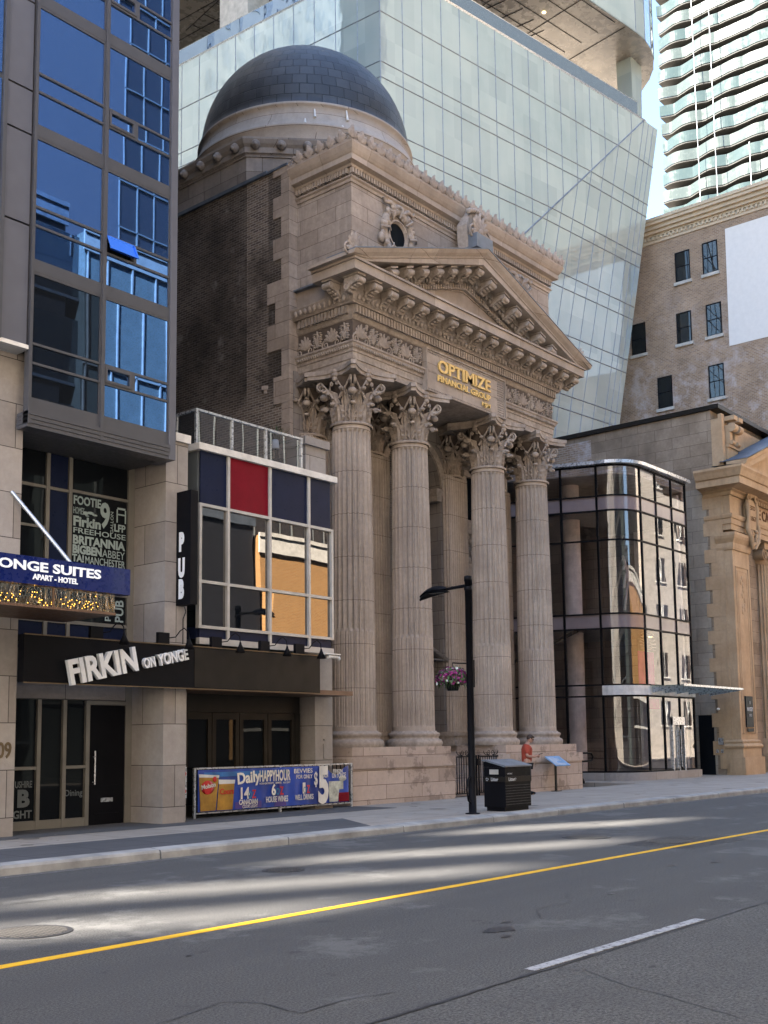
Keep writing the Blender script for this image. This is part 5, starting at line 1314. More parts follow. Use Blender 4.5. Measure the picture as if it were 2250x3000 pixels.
mb.lathe([(.52, 9.9), (.58, 10.0), (.56, 10.2), (.62, 10.5)], 0, 0, 24)
for i in range(7): mb.ell((-.24+.08*i, -.58, 10.2), (.045, .06, .12), 6, 4)
cpart('capital', mb, 'limestone_massey', I); cpart('base', MB().lathe([(.78, .9), (.8, 1.1), (.7, 1.25), (.74, 1.4), (.66, 1.7)], 0, 0, 28).box(-.85, .85, -.85, .85, .1, .9), 'limestone_massey', I)
part('plaque', MB().box(47.55, 48.35, 19.14, 19.199, 2.2, 3.55).box(47.6, 48.3, 19.13, 19.14, 2.0, 2.15), 'black_metal', M)
part('plaque_letters', wtext('11', 47.9, 3.2, .14, 19.13, .10, .003).merge(wtext('MASSEY', 47.63, 2.90, .17, 19.13, .64, .003, .01)).merge(wtext('1913', 47.82, 2.66, .12, 19.13, .26, .003)), 'cream_letters', M)
part('entry_doorway', MB().box(46.96, 46.974, 20.4, 21.1, .15, 2.75), 'window_black', M)
part('entry_passage_wall', MB().box(44.8, 46.97, 23.0, 23.2, .1, 3.6), 'beige_panel', M)
part('wall_light', MB().ell((46.93, 20.15, 3.0), (.08, .08, .06)), 'white_trim', M)
part('call_box', MB().box(46.85, 46.974, 19.98, 20.18, 1.45, 1.75).box(46.9, 46.974, 20.22, 20.32, 1.1, 1.25).box(46.9, 46.974, 20.0, 20.1, 1.1, 1.25), 'silver_metal', M)

# ================================================================== BRICK BUILDING behind
Q = thing('brick_office', 'tan brick office block with black windows and a blank white painted panel', 'building', (85, 28, .1))
BX = 78.0
part('brick_wall', MB().box(BX, 102, 18.4, 47.7, 0, 40.4), 'tan_brick', Q)
g = MB()
for o_, z0, z1 in ((.10, 40.402, 40.62), (.14, 40.62, 40.66), (.2, 40.90, 41.05), (.42, 41.05, 41.3), (.62, 41.3, 41.6), (.85, 41.6, 41.85), (.95, 41.85, 42.1)): g.box(BX-o_, 102+o_, 18.4-o_, 47.7+o_, z0, z1-.002)
g.box(BX-.1, 102, 18.3, 47.7, 40.66, 40.90)
y = 18.6
while y < 47.5: g.box(BX-.22, BX-.1, y, y+.17, 40.665, 40.895); y += .345
part('cornice', g, 'pale_cornice', Q)
part('white_panel', MB().xz([(0, 0), (1, 0), (1, 1)], 0, 1).merge(MB()) if False else MB().add([(BX-.03, 31.2, 39.8), (BX-.03, 18.3, 39.8), (BX-.03, 18.3, 30.7), (BX-.03, 31.3, 30.7), (BX, 31.2, 39.8), (BX, 18.3, 39.8), (BX, 18.3, 30.7), (BX, 31.3, 30.7)], [(0, 1, 2, 3), (0, 4, 5, 1), (3, 2, 6, 7), (0, 3, 7, 4)]), 'board_white', Q)
for y0, z0, h in ((31.83, 27.0, 2.55), (35.97, 27.05, 2.5), (31.8, 31.8, 2.5), (34.2, 31.8, 2.45), (38.0, 31.8, 2.5), (31.87, 36.7, 2.5), (34.1, 36.7, 2.4)):
    w_ = part('window', MB().box(BX-.07, BX-.01, y0-.02, y0+.05, z0, z0+h).box(BX-.07, BX-.01, y0+1.11, y0+1.18, z0, z0+h).box(BX-.07, BX-.01, y0+.05, y0+1.11, z0+h-.07, z0+h).box(BX-.07, BX-.01, y0+.05, y0+1.11, z0, z0+.06).box(BX-.05, BX-.01, y0+.05, y0+1.11, z0+h*.5-.03, z0+h*.5+.03), 'black_metal', Q)
    part('pane', MB().quad((BX-.03, y0, z0), (BX-.03, y0+1.14, z0), (BX-.025, y0+1.14, z0+h), (BX-.025, y0, z0+h)), 'window_dusk', w_)
    part('sill', MB().box(BX-.18, BX, y0-.13, y0+1.3, z0-.24, z0-.01), 'concrete', w_)

# ================================================================== GLASS PODIUM TOWER behind the temple
G = thing('glass_tower', 'pale greenish glass tower with a tilted lower facet and an open terrace under its soffit', 'building', (48, 45, .1))
Cg = Vector((47.73, 39.57)); aL = math.radians(-3.44); aR = math.radians(98.56)
dL = Vector((math.sin(aL), math.cos(aL))); dR = Vector((math.sin(aR), math.cos(aR)))
nR = Vector((dR.y, -dR.x)); nL = Vector((-dL.y, dL.x))       # outward
if nR.y > 0: nR = -nR
if nL.x > 0: nL = -nL
def PR(t_, z, o_=0): p = Cg+dR*t_+nR*o_; return (p.x, p.y, z)
def PL(t_, z, o_=0): p = Cg+dL*t_+nL*o_; return (p.x, p.y, z)
ZT = 48.5
def tdiag(z): # the fold line
    return 26.8-(ZT-z)*1.06
def tedge(z): return 28.7-(ZT-z)*.203-.9*((ZT-z)/ZT if z < ZT else 0)*0
# left face
part('left_face', MB().quad(PL(0, 0), PL(70, 0), PL(70, ZT), PL(0, ZT)), 'podium_glass', G)
# right face above the fold
zf0 = ZT-26.8/1.06
part('right_face', MB().add([PR(0, 0), PR(0, ZT), PR(26.8, ZT), PR(0, zf0)], [(0, 1, 2, 3)]), 'podium_glass', G)
# folded lower facet, leaning inward toward the ground
def FA(t_, z):
    d = tdiag(z); o_ = -max(0, (t_-max(0, d)))*.05 if t_ > d else 0
    return PR(t_, z, o_)
mb = MB(); nz, ntt = 26, 10; vs = []
for j in range(nz+1):
    z = ZT*(1-j/nz); a = max(0, tdiag(z)); b = tedge(z)
    for i in range(ntt+1): vs.append(FA(a+(b-a)*i/ntt, z))
mb.add(vs, [(j*(ntt+1)+i, j*(ntt+1)+i+1, (j+1)*(ntt+1)+i+1, (j+1)*(ntt+1)+i) for j in range(nz) for i in range(ntt)])
part('folded_face', mb, 'podium_glass', G)
mb = MB(); vs = []
for j in range(nz+1):
    z = ZT*(1-j/nz); p = FA(tedge(z), z)
    vs += [p, (p[0]+.5, p[1]+.5, z), (p[0]+.7, p[1]+1.6, z), (p[0]+.6, p[1]+14, z)]
mb.add(vs, [(j*4+i, j*4+i+1, (j+1)*4+i+1, (j+1)*4+i) for j in range(nz) for i in range(3)], False); part('return_face', mb, 'podium_glass', G)
mb = MB(); jw = .045
def bar(a, b, w_=jw): mb.tube([a, b], w_, 4, False)
lvz = []
z = ZT
while z > 0: lvz += [z-3.25, z-6.45, z-7.45]; z -= 7.45-3.25 if False else 4.2*1.0
lvz = [45.25]
z = 42.05
while z > 0: lvz += [z, z-1.0]; z -= 4.2
for z in lvz:
    bar(PR(0, z, .0), PR(max(0, min(26.8, tdiag(z))), z, .0)) if tdiag(z) > 0 else None
    a = max(0, tdiag(z)); n_ = 6
    for i in range(n_): u0, u1 = i/n_, (i+1)/n_; b = tedge(z); bar(FA(a+(b-a)*u0, z), FA(a+(b-a)*u1, z))
    bar(PL(0, z), PL(70, z))
t_ = 1.82
while t_ < 26.8:
    z0 = max(0, ZT-(26.8-t_)/1.06); bar(PR(t_, ZT), PR(t_, z0), .035)
    # slanted lines below the fold
    zz = z0; pts = []
    while zz > 0 and t_-(z0-zz)*.203 > 0: pts.append(FA(t_-(z0-zz)*.203, zz)); zz -= 3
    if len(pts) > 1: mb.tube(pts, .035, 4, False)
    t_ += 1.665
for k in range(1, 3):
    pts = [FA(26.8+k*.65-(ZT-zz)*.203, zz) for zz in (48.4, 44, 40, 35, 30, 25, 20, 15, 10, 5)]; mb.tube(pts, .035, 4, False)
t_ = 1.7
while t_ < 70: bar(PL(t_, 0), PL(t_, ZT), .035); t_ += 1.7
bar(PR(0, 0), PR(0, ZT), .03)
bar(PR(26.8, ZT), PR(0, zf0), .06)
part('mullions', mb, 'lead_grey', G)
# parapet rail and guard
def rail_path(o_, n_=8):
    pts = [PR(27.4, 0, o_), PR(28.6, 0, o_-.8), PR(29.2, 0, o_-2.2)]
    return [PL(70, 0, o_), PL(0, 0, o_), PR(27.0, 0, o_)]
rpth = [(p[0], p[1]) for p in rail_path(.0)]
g = MB().sweep(rpth, [(-.1, ZT), (.08, ZT), (.08, ZT+.10), (-.1, ZT+.10)], right=False) if False else MB()
for a, b in ((PL(70, ZT+.05), PL(0, ZT+.05)), (PR(0, ZT+.05), PR(26.9, ZT+.05)), (PR(26.9, ZT+.05), PR(28.5, ZT+.05, -.6))): g.tube([a, b], .09, 4, False)
for a, b in ((PL(70, ZT+1.15), PL(0, ZT+1.15)), (PR(0, ZT+1.15), PR(26.0, ZT+1.15))): g.tube([a, b], .03, 4, False)
part('parapet', g, 'silver_metal', G)
g = MB().quad(PL(0, ZT+.1), PL(70, ZT+.1), PL(70, ZT+1.12), PL(0, ZT+1.12)).quad(PR(0, ZT+.1), PR(26, ZT+.1), PR(26, ZT+1.12), PR(0, ZT+1.12))
mirror_glass('guard_glass', (.55, .65, .78), .5, .01, .12, .9, body=(.05, .07, .1))
part('terrace_guard', g, 'guard_glass', G)
# terrace floor and inner core
def up_outline(t_end=26.2, o_=0):
    pts = [PR(t_end, 0, o_)]; c = Cg+dR*t_end-nR*7.5
    for i in range(1, 10):
        a = math.radians(95*i/9); p = c+nR*7.5*math.cos(a)+dR*7.5*math.sin(a); pts.append((p.x, p.y))
    return [PL(70, 0, o_)[:2], PL(0, 0, o_)[:2]]+[tuple(p[:2]) for p in pts]
uo = up_outline()
far = [(uo[-1][0]-2, 110.0)]
g = MB().prism([tuple(p) for p in uo+far], 55.4, 55.5)
simple('terrace_soffit', (.30, .27, .23), .28, .35, var=.1, sc_=.4, bmp=.02)
part('soffit', g, 'terrace_soffit', G)
g = MB()
for i in range(14):
    o_ = -1.6*i-.3
    g.tube([PL(60, 55.38, o_), PL(-o_*0, 55.38, o_)], .03, 4, False); g.tube([PR(0, 55.38, o_), PR(24, 55.38, o_)], .03, 4, False)
for t_ in range(0, 28, 5): g.tube([PR(t_, 55.38, -.1), PR(t_, 55.38, -22)], .03, 4, False)
part('soffit_joints', g, 'black_metal', G)
vs = [(p[0], p[1], 55.4) for p in uo]+[(p[0], p[1], 75) for p in uo]; n_ = len(uo)
part('upper_face', MB().add(vs, [(i, i+1, n_+i+1, n_+i) for i in range(n_-1)]), 'podium_glass', G)
g = MB()
for i, p in enumerate(uo[1:]):
    g.tube([(p[0], p[1], 55.4), (p[0], p[1], 75)], .04, 4, False)
for t_ in (3.5, 7, 10.5, 14, 17.5): g.tube([PR(t_, 55.4), PR(t_, 75)], .04, 4, False)
g.tube([(p[0], p[1], 59.6) for p in uo], .04, 4, False)
part('upper_mullions', g, 'lead_grey', G)
part('terrace_floor', MB().prism([PL(70, 0, -.3)[:2], PL(0, 0, -.3)[:2], PR(26.0, 0, -.3)[:2], PR(27, 0, -20)[:2]], ZT-.5, ZT-.05), 'concrete', G)
part('core_wall', MB().prism([PL(60, 0, -14)[:2], PL(14, 0, -14)[:2], PR(14.5, 0, -14)[:2], PR(22, 0, -14)[:2], PR(24, 0, -40)[:2]], ZT-.05, 55.4), 'terrace_soffit', G)
for t_, lab in ((13.2, None),):
    p = PL(t_, 0, -2.2); part('terrace_column', MB().obox((p[0], p[1], 52), (1, 0, 0), (0, 1, 0), (0, 0, 1), 1.0, 1.4, 3.5), 'concrete', G)
pz = PR(29.3, 0, -2.2)
part('corner_column', MB().add([(pz[0]-.9, pz[1], 50.4), (pz[0]+.6, pz[1], 50.4), (pz[0]+.6, pz[1]+1.2, 50.4), (pz[0]-.9, pz[1]+1.2, 50.4), (pz[0]-.9, pz[1]+.0, 55.4), (pz[0]+.9, pz[1]+0, 55.4), (pz[0]+.9, pz[1]+1.3, 55.4), (pz[0]-.9, pz[1]+1.3, 55.4), (pz[0]-.1, pz[1]+.3, 48), (pz[0]+.3, pz[1]+.3, 48), (pz[0]+.3, pz[1]+.8, 48), (pz[0]-.1, pz[1]+.8, 48)],
    [(0, 1, 5, 4), (1, 2, 6, 5), (2, 3, 7, 6), (3, 0, 4, 7), (8, 9, 1, 0), (9, 10, 2, 1), (10, 11, 3, 2), (11, 8, 0, 3)]), 'podium_glass', G)
g = MB()
for t_, o_ in ((3, -3), (6.5, -2.5), (10, -2), (14, -5), (19, -3)):
    p = PR(t_, 55.36, o_); g.ell(p, (.16, .16, .06), 8, 4)
part('downlight', g, 'spot_light', G)
p = PL(9.6, ZT, -.6); part('terrace_chair', MB().ell((p[0], p[1], ZT+.6), (.35, .5, .75), 10, 7), 'white_trim', G)
p = PL(7.4, ZT, -.6); part('terrace_chair', MB().ell((p[0], p[1], ZT+.6), (.35, .5, .75), 10, 7), 'white_trim', G)

# ================================================================== BALCONY REFLECTION far right, built as a solid tower
W = thing('balcony_reflection', 'reflection of wavy pale green balconies in a glass tower, built as solid balconies', 'building', (165, 60, 0))
simple('concrete_dim', (.04, .04, .036), .8); simple('ivory_wall', (.026, .030, .030), .8, var=.08); simple('ivory_window', (.06, .065, .06), .5)
simple('mint_glass', (.038, .055, .051), .2, 0, var=.04, sc_=.3, bmp=0); simple('cream_glass', (.050, .062, .055), .25, 0, var=.04, sc_=.3, bmp=0)
part('core', MB().box(163, 185, 22, 73.2, 0, 150), 'window_dusk', W)
mirror_glass('condo_window', (.5, .6, .6), .3, .02, .02, body=(.02, .03, .03))
YA = [74.2-.4*i for i in range(118)]
def wave(y, k): return 161.2-.5*abs(math.sin((y+k*.7)*PI/5.6))-.25*math.sin(y*.9+k)
for k in range(20):
    z = 76+k*2.95
    mb = MB(); vs = []
    for y in YA:
        x = wave(y, k); vs += [(x, y, z), (x-.03, y, z+1.75), (x+.05, y, z+1.75), (x+.08, y, z)]
    n_ = len(YA); mb.add(vs, [(i*4+q, (i+1)*4+q, (i+1)*4+(q+1) % 4, i*4+(q+1) % 4) for i in range(n_-1) for q in range(4)])
    b = part('balcony', mb, 'mint_glass' if k % 2 else 'cream_glass', W)
    mb = MB(); vs = []
    for y in YA: x = wave(y, k); vs += [(x+.1, y, z-.25), (x+.1, y, z), (163, y, z), (163, y, z-.25)]
    mb.add(vs, [(i*4+q, (i+1)*4+q, (i+1)*4+(q+1) % 4, i*4+(q+1) % 4) for i in range(n_-1) for q in range(4)])
    part('floor_slab', mb, 'concrete_dim', b)
g = MB()
y = 73
while y > 30: g.box(162.85, 163.0, y-.06, y+.06, 60, 140); y -= 1.6
part('window_bars', g, 'lead_grey', W)
g = MB()
for y in (67.4, 64.6): g.box(159.2, 159.3, y-.035, y+.035, 70, 150)
g.box(159.2, 159.3, 59.2, 59.3, 70, 92)
part('mullion', g, 'lead_grey', W)

# ================================================================== ACROSS THE STREET (seen in the reflections) AND DOWN THE BLOCK, WITH UNSEEN BLOCKS ADDED FOR THE LIGHT
def opp(name, label, x0, x1, y0, y1, h, wall, rows, cols, ww, wh, z0, dz, trim='white_trim', glass='opposite_glass', cat='building'):
    t = thing(name, label, cat, ((x0+x1)/2, y1, 0))
    part('wall', MB().box(x0, x1, y0, y1, 0, h), wall, t)
    part('cornice', MB().box(x0-.1, x1+.1, y1, y1+.10, h-.9, h-.1).box(x0-.1, x1+.1, y1, y1+.16, h-.1, h+.1), trim, t)
    wm = MB(); fm = MB()
    for r in range(rows):
        for c in range(cols):
            x = x0+(c+.5)*(x1-x0)/cols; z = z0+r*dz
            wm.box(x-ww/2, x+ww/2, y1+.01, y1+.03, z, z+wh); fm.box(x-ww/2-.08, x+ww/2+.08, y1+.01, y1+.10, z-.15, z-.02).box(x-.03, x+.03, y1+.03, y1+.06, z, z+wh)
    w_ = part('windows', wm, glass, t); w_['kind'] = 'stuff'; part('sills', fm, trim, t)
    return t
t = opp('orange_brick_building', 'sunlit orange brick building with white cornice across the street, seen only as a reflection', 38.5, 78, -30, -4, 12.2, 'orange_brick', 0, 0, 1.2, 1.6, 6.2, 2.9)
part('shopfront', MB().box(38.6, 78, -3.98, -3.9, .2, 4.2), 'opposite_glass', t); part('shop_frame', MB().box(38.6, 78, -3.9, -3.8, 4.2, 4.6).box(45, 45.2, -3.9, -3.8, 0, 4.2).box(50, 50.2, -3.9, -3.8, 0, 4.2).box(55, 55.2, -3.9, -3.8, 0, 4.2).box(38.6, 78, -3.9, -3.8, 2.4, 2.55), 'white_trim', t)
t = opp('pale_glass_building', 'pale glass fronted building across the street, seen only as a reflection', 27.2, 33.0, -20, -4.5, 24, 'pale_curtain', 0, 0, 1, 1, 1, 1, 'concrete_dull')
g = MB()
for i in range(5): g.box(27.3+1.35*i, 27.36+1.35*i, -4.5, -4.42, 0, 24)
for i in range(7): g.box(27.2, 33.0, -4.5, -4.42, 3.6*i, 3.6*i+.08)
part('mullions', g, 'concrete_dull', t)
opp('dark_glass_office', 'dark glass office block across the street, seen only as a reflection', 12, 26.5, -40, -5, 25, 'dark_wall', 6, 4, 5.0, 2.8, 2, 3.8, 'slate_roof')
opp('bounce_block_left', 'unseen cream stone block behind the camera, added to bounce sunlight onto the temple', -60, 11.8, -40, -5, 32, 'cream_stone', 6, 14, 1.6, 2.2, 3, 4.4)  # unseen block added to bounce warm sunlight onto the temple
opp('bounce_block_right', 'unseen cream stone block up the street, added to bounce sunlight onto the facades', 79, 140, -40, -5, 34, 'cream_stone', 6, 14, 1.6, 2.2, 3, 4.4)  # second unseen block added for bounce light
opp('shadow_infill_block', 'narrow dark block added across the street for the shadow mirrored in the pub windows', 33.1, 38.2, -20, -4.2, 13.5, 'dark_wall', 0, 0, 1, 1, 1, 1, 'slate_roof')  # dark colour stands for the shaded part of the mirrored facade
t = opp('grid_tower', 'very tall dark glass tower with pale grid lines, seen only as a reflection', 43.6, 90, -60, -24, 105, 'dark_wall', 0, 0, 1, 1, 1, 1)
g = MB()
for i in range(30): g.box(43.6+1.5*i, 43.66+1.5*i, -24, -23.9, 0, 105)
for i in range(32): g.box(43.6, 90, -24, -23.9, 3.3*i, 3.3*i+.08)
part('mullions', g, 'grey_panel', t)
opp('low_brick_row', 'low row of brick shops down the street to the left, outside the picture', -60, 9.0, 18.0, 40, 9.5, 'tan_brick', 2, 22, 1.2, 1.8, 4.2, 2.8)
t = thing('glass_reflection_tower', 'unseen tall tower added up the street to give the glass a pale reflection', 'building', (190, -60, 0))  # added so the glass tower mirrors a pale sunlit facade
part('wall', MB().box(150, 230, -140, -22, 0, 190), 'ivory_wall', t)
g = MB()
g.box(149.5, 230.5, -140.5, -21.5, 190, 192)
part('roof_edge', g, 'ivory_wall', t)
t = thing('glass_reflection_block', 'unseen pale block added behind the left tower to tint and shade the glass tower', 'building', (10, 85, 0))  # added for a pale blue reflection; also keeps sun off the left face
simple('pale_blue_wall', (.60, .70, .80), .7, var=.05, sc_=.4)
part('wall', MB().box(-40, 60, 80, 95, 0, 150), 'pale_blue_wall', t)
g = MB()
for i in range(24):
    for k in range(30): g.box(-38+2.4*i, -37+2.4*i, 79.9, 79.98, 6+4.5*k, 8.8+4.5*k)
simple('pale_blue_window', (.42, .54, .70), .7); w_ = part('windows', g, 'pale_blue_window', t); w_['kind'] = 'stuff'
# unseen slab added behind the left block: shades the street, slots shape sun patches
Sb = thing('sun_slot_blocker', 'unseen concrete slab added to shade the street, slotted to shape the sun patches', 'building', (-30, 45, 0))
tx_, tz_ = 1/math.tan(SAZ), math.tan(SEL)/math.sin(SAZ)
holes = []
for cx_, cy_, wx, wy in ((5.7, 9.35, 3.0, 3.4), (10.0, 9.7, 2.7, 3.0), (14.6, 10.3, 3.0, 2.7), (20.0, 11.5, 3.6, 2.5), (25.4, 12.9, 3.2, 1.3), (30.4, 14.6, 3.6, 1.6), (36.5, 15.3, 4.0, 2.0), (42, 16, 4, 1.6), (49, 15, 4, 2.5)):
    hx = cx_-(45-cy_)*tx_; holes.append((hx-wx/2, hx+wx/2, (45-cy_-wy/2)*tz_, (45-cy_+wy/2)*tz_))
xs = sorted({-130, 36.9}|{h[0] for h in holes}|{h[1] for h in holes})
g = MB()
for a, b in zip(xs, xs[1:]):
    hs = sorted([(h[2], h[3]) for h in holes if h[0] <= a+1e-6 and h[1] >= b-1e-6]); z = 0
    for z0, z1 in hs: g.box(a, b, 45, 45.4, z, z0); z = z1
    g.box(a, b, 45, 45.4, z, 112)

for h in holes:
    z = h[2]
    while z < h[3]-.3: g.box(h[0], h[1], 45.19, 45.21, z, z+.30); z += .72  # slats weaken the sun through each slot
g.box(20, 36.9, 45.401, 50, 0, 112); part('wall', g, 'concrete', Sb)  # wing added to keep the sun off the brick office

# ================================================================== STREET FURNITURE
Lm = thing('street_lamp', 'slim black street lamp with a leaf-shaped head beside the kerb', 'street lamp', (20, 14.25, .15))
pb = part('pole', MB().lathe([(.16, .15), (.16, .17), (.085, .18), (.085, .9), (.078, 1.0), (.072, 5.25), (.085, 5.25), (.085, 5.36), (.02, 5.38)], 20, 14.25, 20), 'black_metal', Lm)
part('band', MB().lathe([(.085, 5.05), (.09, 5.06), (.09, 5.12), (.085, 5.13)], 20, 14.25, 16).box(20.05, 20.12, 14.2, 14.3, 2.9, 3.5), 'black_metal', pb)
part('arm', MB().tube([(20, 14.25, 5.16), (20, 14.90, 5.13)], [.04, .032], 10), 'black_metal', Lm)
mb = MB(); vs = []; n_ = 12; ns = 10
for i in range(n_+1):
    u = i/n_; y = 14.82+.80*u; ww = .22*math.sin(PI*min(1, .08+u*.93))**.7+.01; zc = 5.13-.02*u-.10*u*u
    for j in range(ns+1):
        s = j/ns*2-1; vs.append((20+s*ww, y, zc+.13*math.cos(s*PI/2)*math.sin(PI*(.1+.85*u))))
mb.add(vs, [(i*(ns+1)+j, i*(ns+1)+j+1, (i+1)*(ns+1)+j+1, (i+1)*(ns+1)+j) for i in range(n_) for j in range(ns)], True)
mb.add([(v[0], v[1], v[2]-.03-.05*(1-abs(v[0]-20)/.23)) for v in vs], [(i*(ns+1)+j, (i+1)*(ns+1)+j, (i+1)*(ns+1)+j+1, i*(ns+1)+j+1) for i in range(n_) for j in range(ns)], True)
hd = part('lamp_head', mb, 'black_metal', Lm); part('lens', MB().ell((20, 15.15, 5.075), (.11, .24, .02), 12, 5), 'window_dusk', hd)
part('bike_ring', MB().tube([(20-.08, 14.25, .95), (20-.22, 14.20, .90), (20-.30, 14.18, .68), (20-.22, 14.2, .45), (20-.08, 14.25, .40)], .022, 8), 'black_metal', Lm)
Hb = thing('hanging_basket', 'hanging basket of purple and white petunias on the lamp post', 'flower basket', (20, 14.72, 2.85))
part('pot', MB().lathe([(.12, 2.84), (.19, 3.02), (.17, 3.02)], 20, 14.72, 18), 'black_metal', Hb)
part('bracket', MB().tube([(20, 14.3, 3.42), (20, 14.72, 3.46)], .014).tube([(20, 14.72, 3.46), (20, 14.72, 3.05)], .008), 'black_metal', Hb)
rr = random.Random(11); gl, gp, gw = MB(), MB(), MB()
for i in range(1500):
    a = rr.uniform(0, 2*PI); e = rr.uniform(-.5, 1.3); r = rr.uniform(.22, .40)
    c = Vector((20+r*math.cos(a)*math.cos(e), 14.72+r*math.sin(a)*math.cos(e), 3.10+r*.70*math.sin(e)))
    n = Vector((math.cos(a)*math.cos(e), math.sin(a)*math.cos(e), math.sin(e)))+Vector((rr.uniform(-.5, .5), rr.uniform(-.5, .5), rr.uniform(-.3, .5))); n.normalize()
    q = n.cross(Vector((0, 0, 1))).normalized(); p_ = n.cross(q); k = rr.random()
    s_ = rr.uniform(.022, .040); mbx = gl if k < .45 else (gw if (k > .95 or (e > .9 and k > .8)) else gp)
    if mbx is gl: mbx.add([c-q*s_*.6, c+p_*s_*1.3, c+q*s_*.6, c-p_*s_*1.3], [(0, 1, 2, 3)])
    else: mbx.add([c-n*.015]+[c+q*s_*math.cos(t)+p_*s_*math.sin(t) for t in [2*PI*j/5 for j in range(5)]], [(0, j+1, (j+1) % 5+1) for j in range(5)])
for i in range(40):
    a = rr.uniform(0, 2*PI); c = Vector((20+.27*math.cos(a), 14.72+.27*math.sin(a), 3.02)); d = Vector((math.cos(a)*.08, math.sin(a)*.08, -rr.uniform(.1, .22)))
    gl.add([c, c+Vector((.02, 0, 0)), c+d], [(0, 1, 2)])
part('leaves', gl, 'leaf', Hb); part('flowers', gp, 'petal', Hb); part('white_flowers', gw, 'petal_white', Hb)

Bi = thing('litter_bin', 'black metal litter and recycling bin with a sloped lid beside the kerb', 'bin', (21.5, 14.3, .15))
part('body', MB().box(20.98, 22.02, 14.04, 14.62, .24, .80).box(20.98, 22.02, 14.04, 14.62, .92, 1.13).box(21.02, 21.98, 14.09, 14.58, .15, .24).yz([(14.04, 1.132), (14.62, 1.132), (14.62, 1.25), (14.56, 1.26)], 20.98, 22.02), 'black_metal', Bi)
part('band', MB().box(20.965, 22.035, 14.025, 14.635, .80, .92), 'dark_bronze', Bi)
part('lid', MB().yz([(14.01, 1.135), (14.05, 1.135), (14.58, 1.265), (14.65, 1.265), (14.65, 1.30), (14.56, 1.30), (14.01, 1.165)], 20.95, 22.05), 'lid_paint' if False else 'lead_grey', Bi)
g = MB()
for i in range(8): g.box(20.985, 22.015, 14.032, 14.04, .30+.06*i, .305+.06*i)
part('slats', g, 'soffit_metal', Bi)
v = MB().merge(wtext('Litter', 21.08, .825, .075, 14.02, .26, .001, .02)).merge(wtext('CITY STREET', 21.06, .97, .03, 14.035, .2, .001, 0))
def sideM(y, z): return Matrix.Translation((20.962, y, z)) @ Matrix.Rotation(-PI/2, 4, 'Z') @ Matrix.Rotation(PI/2, 4, 'X')
tm = text_mb('Litter', .11, sideM(14.42, .825), .001, .8, .002); v.merge(tm)
for (cy_, cz_) in ((14.52, .86),):
    for k in range(3):
        a = 2*PI*k/3; v.merge(MB().tube([(20.960, cy_+.03*math.cos(a+q), cz_+.03*math.sin(a+q)) for q in (0, .5, 1, 1.5)], .006, 5))
for k in range(3):
    a = 2*PI*k/3; v.merge(MB().tube([(21.36+.026*math.cos(a+q), 14.022, .86+.026*math.sin(a+q)) for q in (0, .5, 1, 1.5)], .005, 5))
part('lettering', v, 'cream_letters', Bi)
part('notice', MB().box(20.972, 20.98, 14.22, 14.46, .97, 1.08), 'concrete', Bi)
Sg = thing('history_sign', 'light blue tilted information panel on a thin post by the temple plinth', 'sign', (30.25, 18.3, .15))
part('post', MB().box(30.21, 30.29, 18.34, 18.38, .15, 1.05).box(30.1, 30.4, 18.25, 18.45, .15, .17), 'dark_bronze', Sg)
pn = MB().obox((30.25, 18.28, 1.08), (1, 0, 0), (0, .8, .55), (0, -.55, .8), .42, .25, .012); sp = part('panel', pn, 'sign_blue', Sg)
g = MB(); rr = random.Random(2)
for i in range(8):
    u = -.19+.05*i; c = Vector((30.25, 18.28, 1.08))+Vector((0, .8, .55)).normalized()*u+Vector((0, -.55, .8)).normalized()*.014
    L_ = rr.uniform(.12, .32); g.obox(c+Vector((-.38+L_, 0, 0)), (1, 0, 0), (0, .8, .55), (0, -.55, .8), L_, .008, .002)
part('text_lines', g, 'white_trim', sp)
Gt = thing('iron_gate', 'black wrought iron gate with scroll tops between the two temple plinths', 'gate', (27, 19.02, .15))
for a, b in ((25.70, 26.92), (27.0, 28.30)):
    g = MB().box(a, a+.04, 18.98, 19.02, .15, 1.32).box(b-.04, b, 18.98, 19.02, .15, 1.32).box(a, b, 18.985, 19.015, 1.26, 1.30).box(a, b, 18.985, 19.015, .22, .25)
    lf = part('gate_leaf', g, 'black_metal', Gt)
    g = MB(); x = a+.12
    while x < b-.06: g.box(x-.008, x+.008, 18.99, 19.01, .25, 1.26); x += .115
    part('bars', g, 'black_metal', lf)
    g = MB(); c = (a+b)/2
    for q in (-1, 1): spiral(g, (c+q*.11, 19.0, 1.40), .095, 1.4, .012, -q, 0 if q > 0 else PI, n=18); g.tube([(c+q*.12, 19, 1.31), (c+q*.28, 19, 1.33), (c+q*.36, 19, 1.38), (c+q*.38, 19, 1.44)], .010, 5)
    part('scroll', g, 'black_metal', lf)
part('lock', MB().box(26.90, 27.02, 18.95, 19.05, 1.02, 1.22), 'black_metal', Gt)
Sv = thing('site_banner', 'tall narrow brown banner hung behind the columns on the temple', 'banner', (33.2, 20.6, 2.8))
part('cloth', MB().box(32.45, 32.95, 20.35, 20.37, 3.2, 5.2), 'brown_soffit', Sv); part('bracket', MB().tube([(32.0, 20.36, 5.22), (33.0, 20.36, 5.22)], .02).tube([(32.0, 20.36, 3.17), (33.0, 20.36, 3.17)], .02), 'black_metal', Sv)
part('motif', MB().box(32.62, 32.75, 20.34, 20.349, 4.4, 5.0).ell((32.7, 20.345, 3.9), (.1, .004, .3), 8, 5), 'gilt_number', Sv)

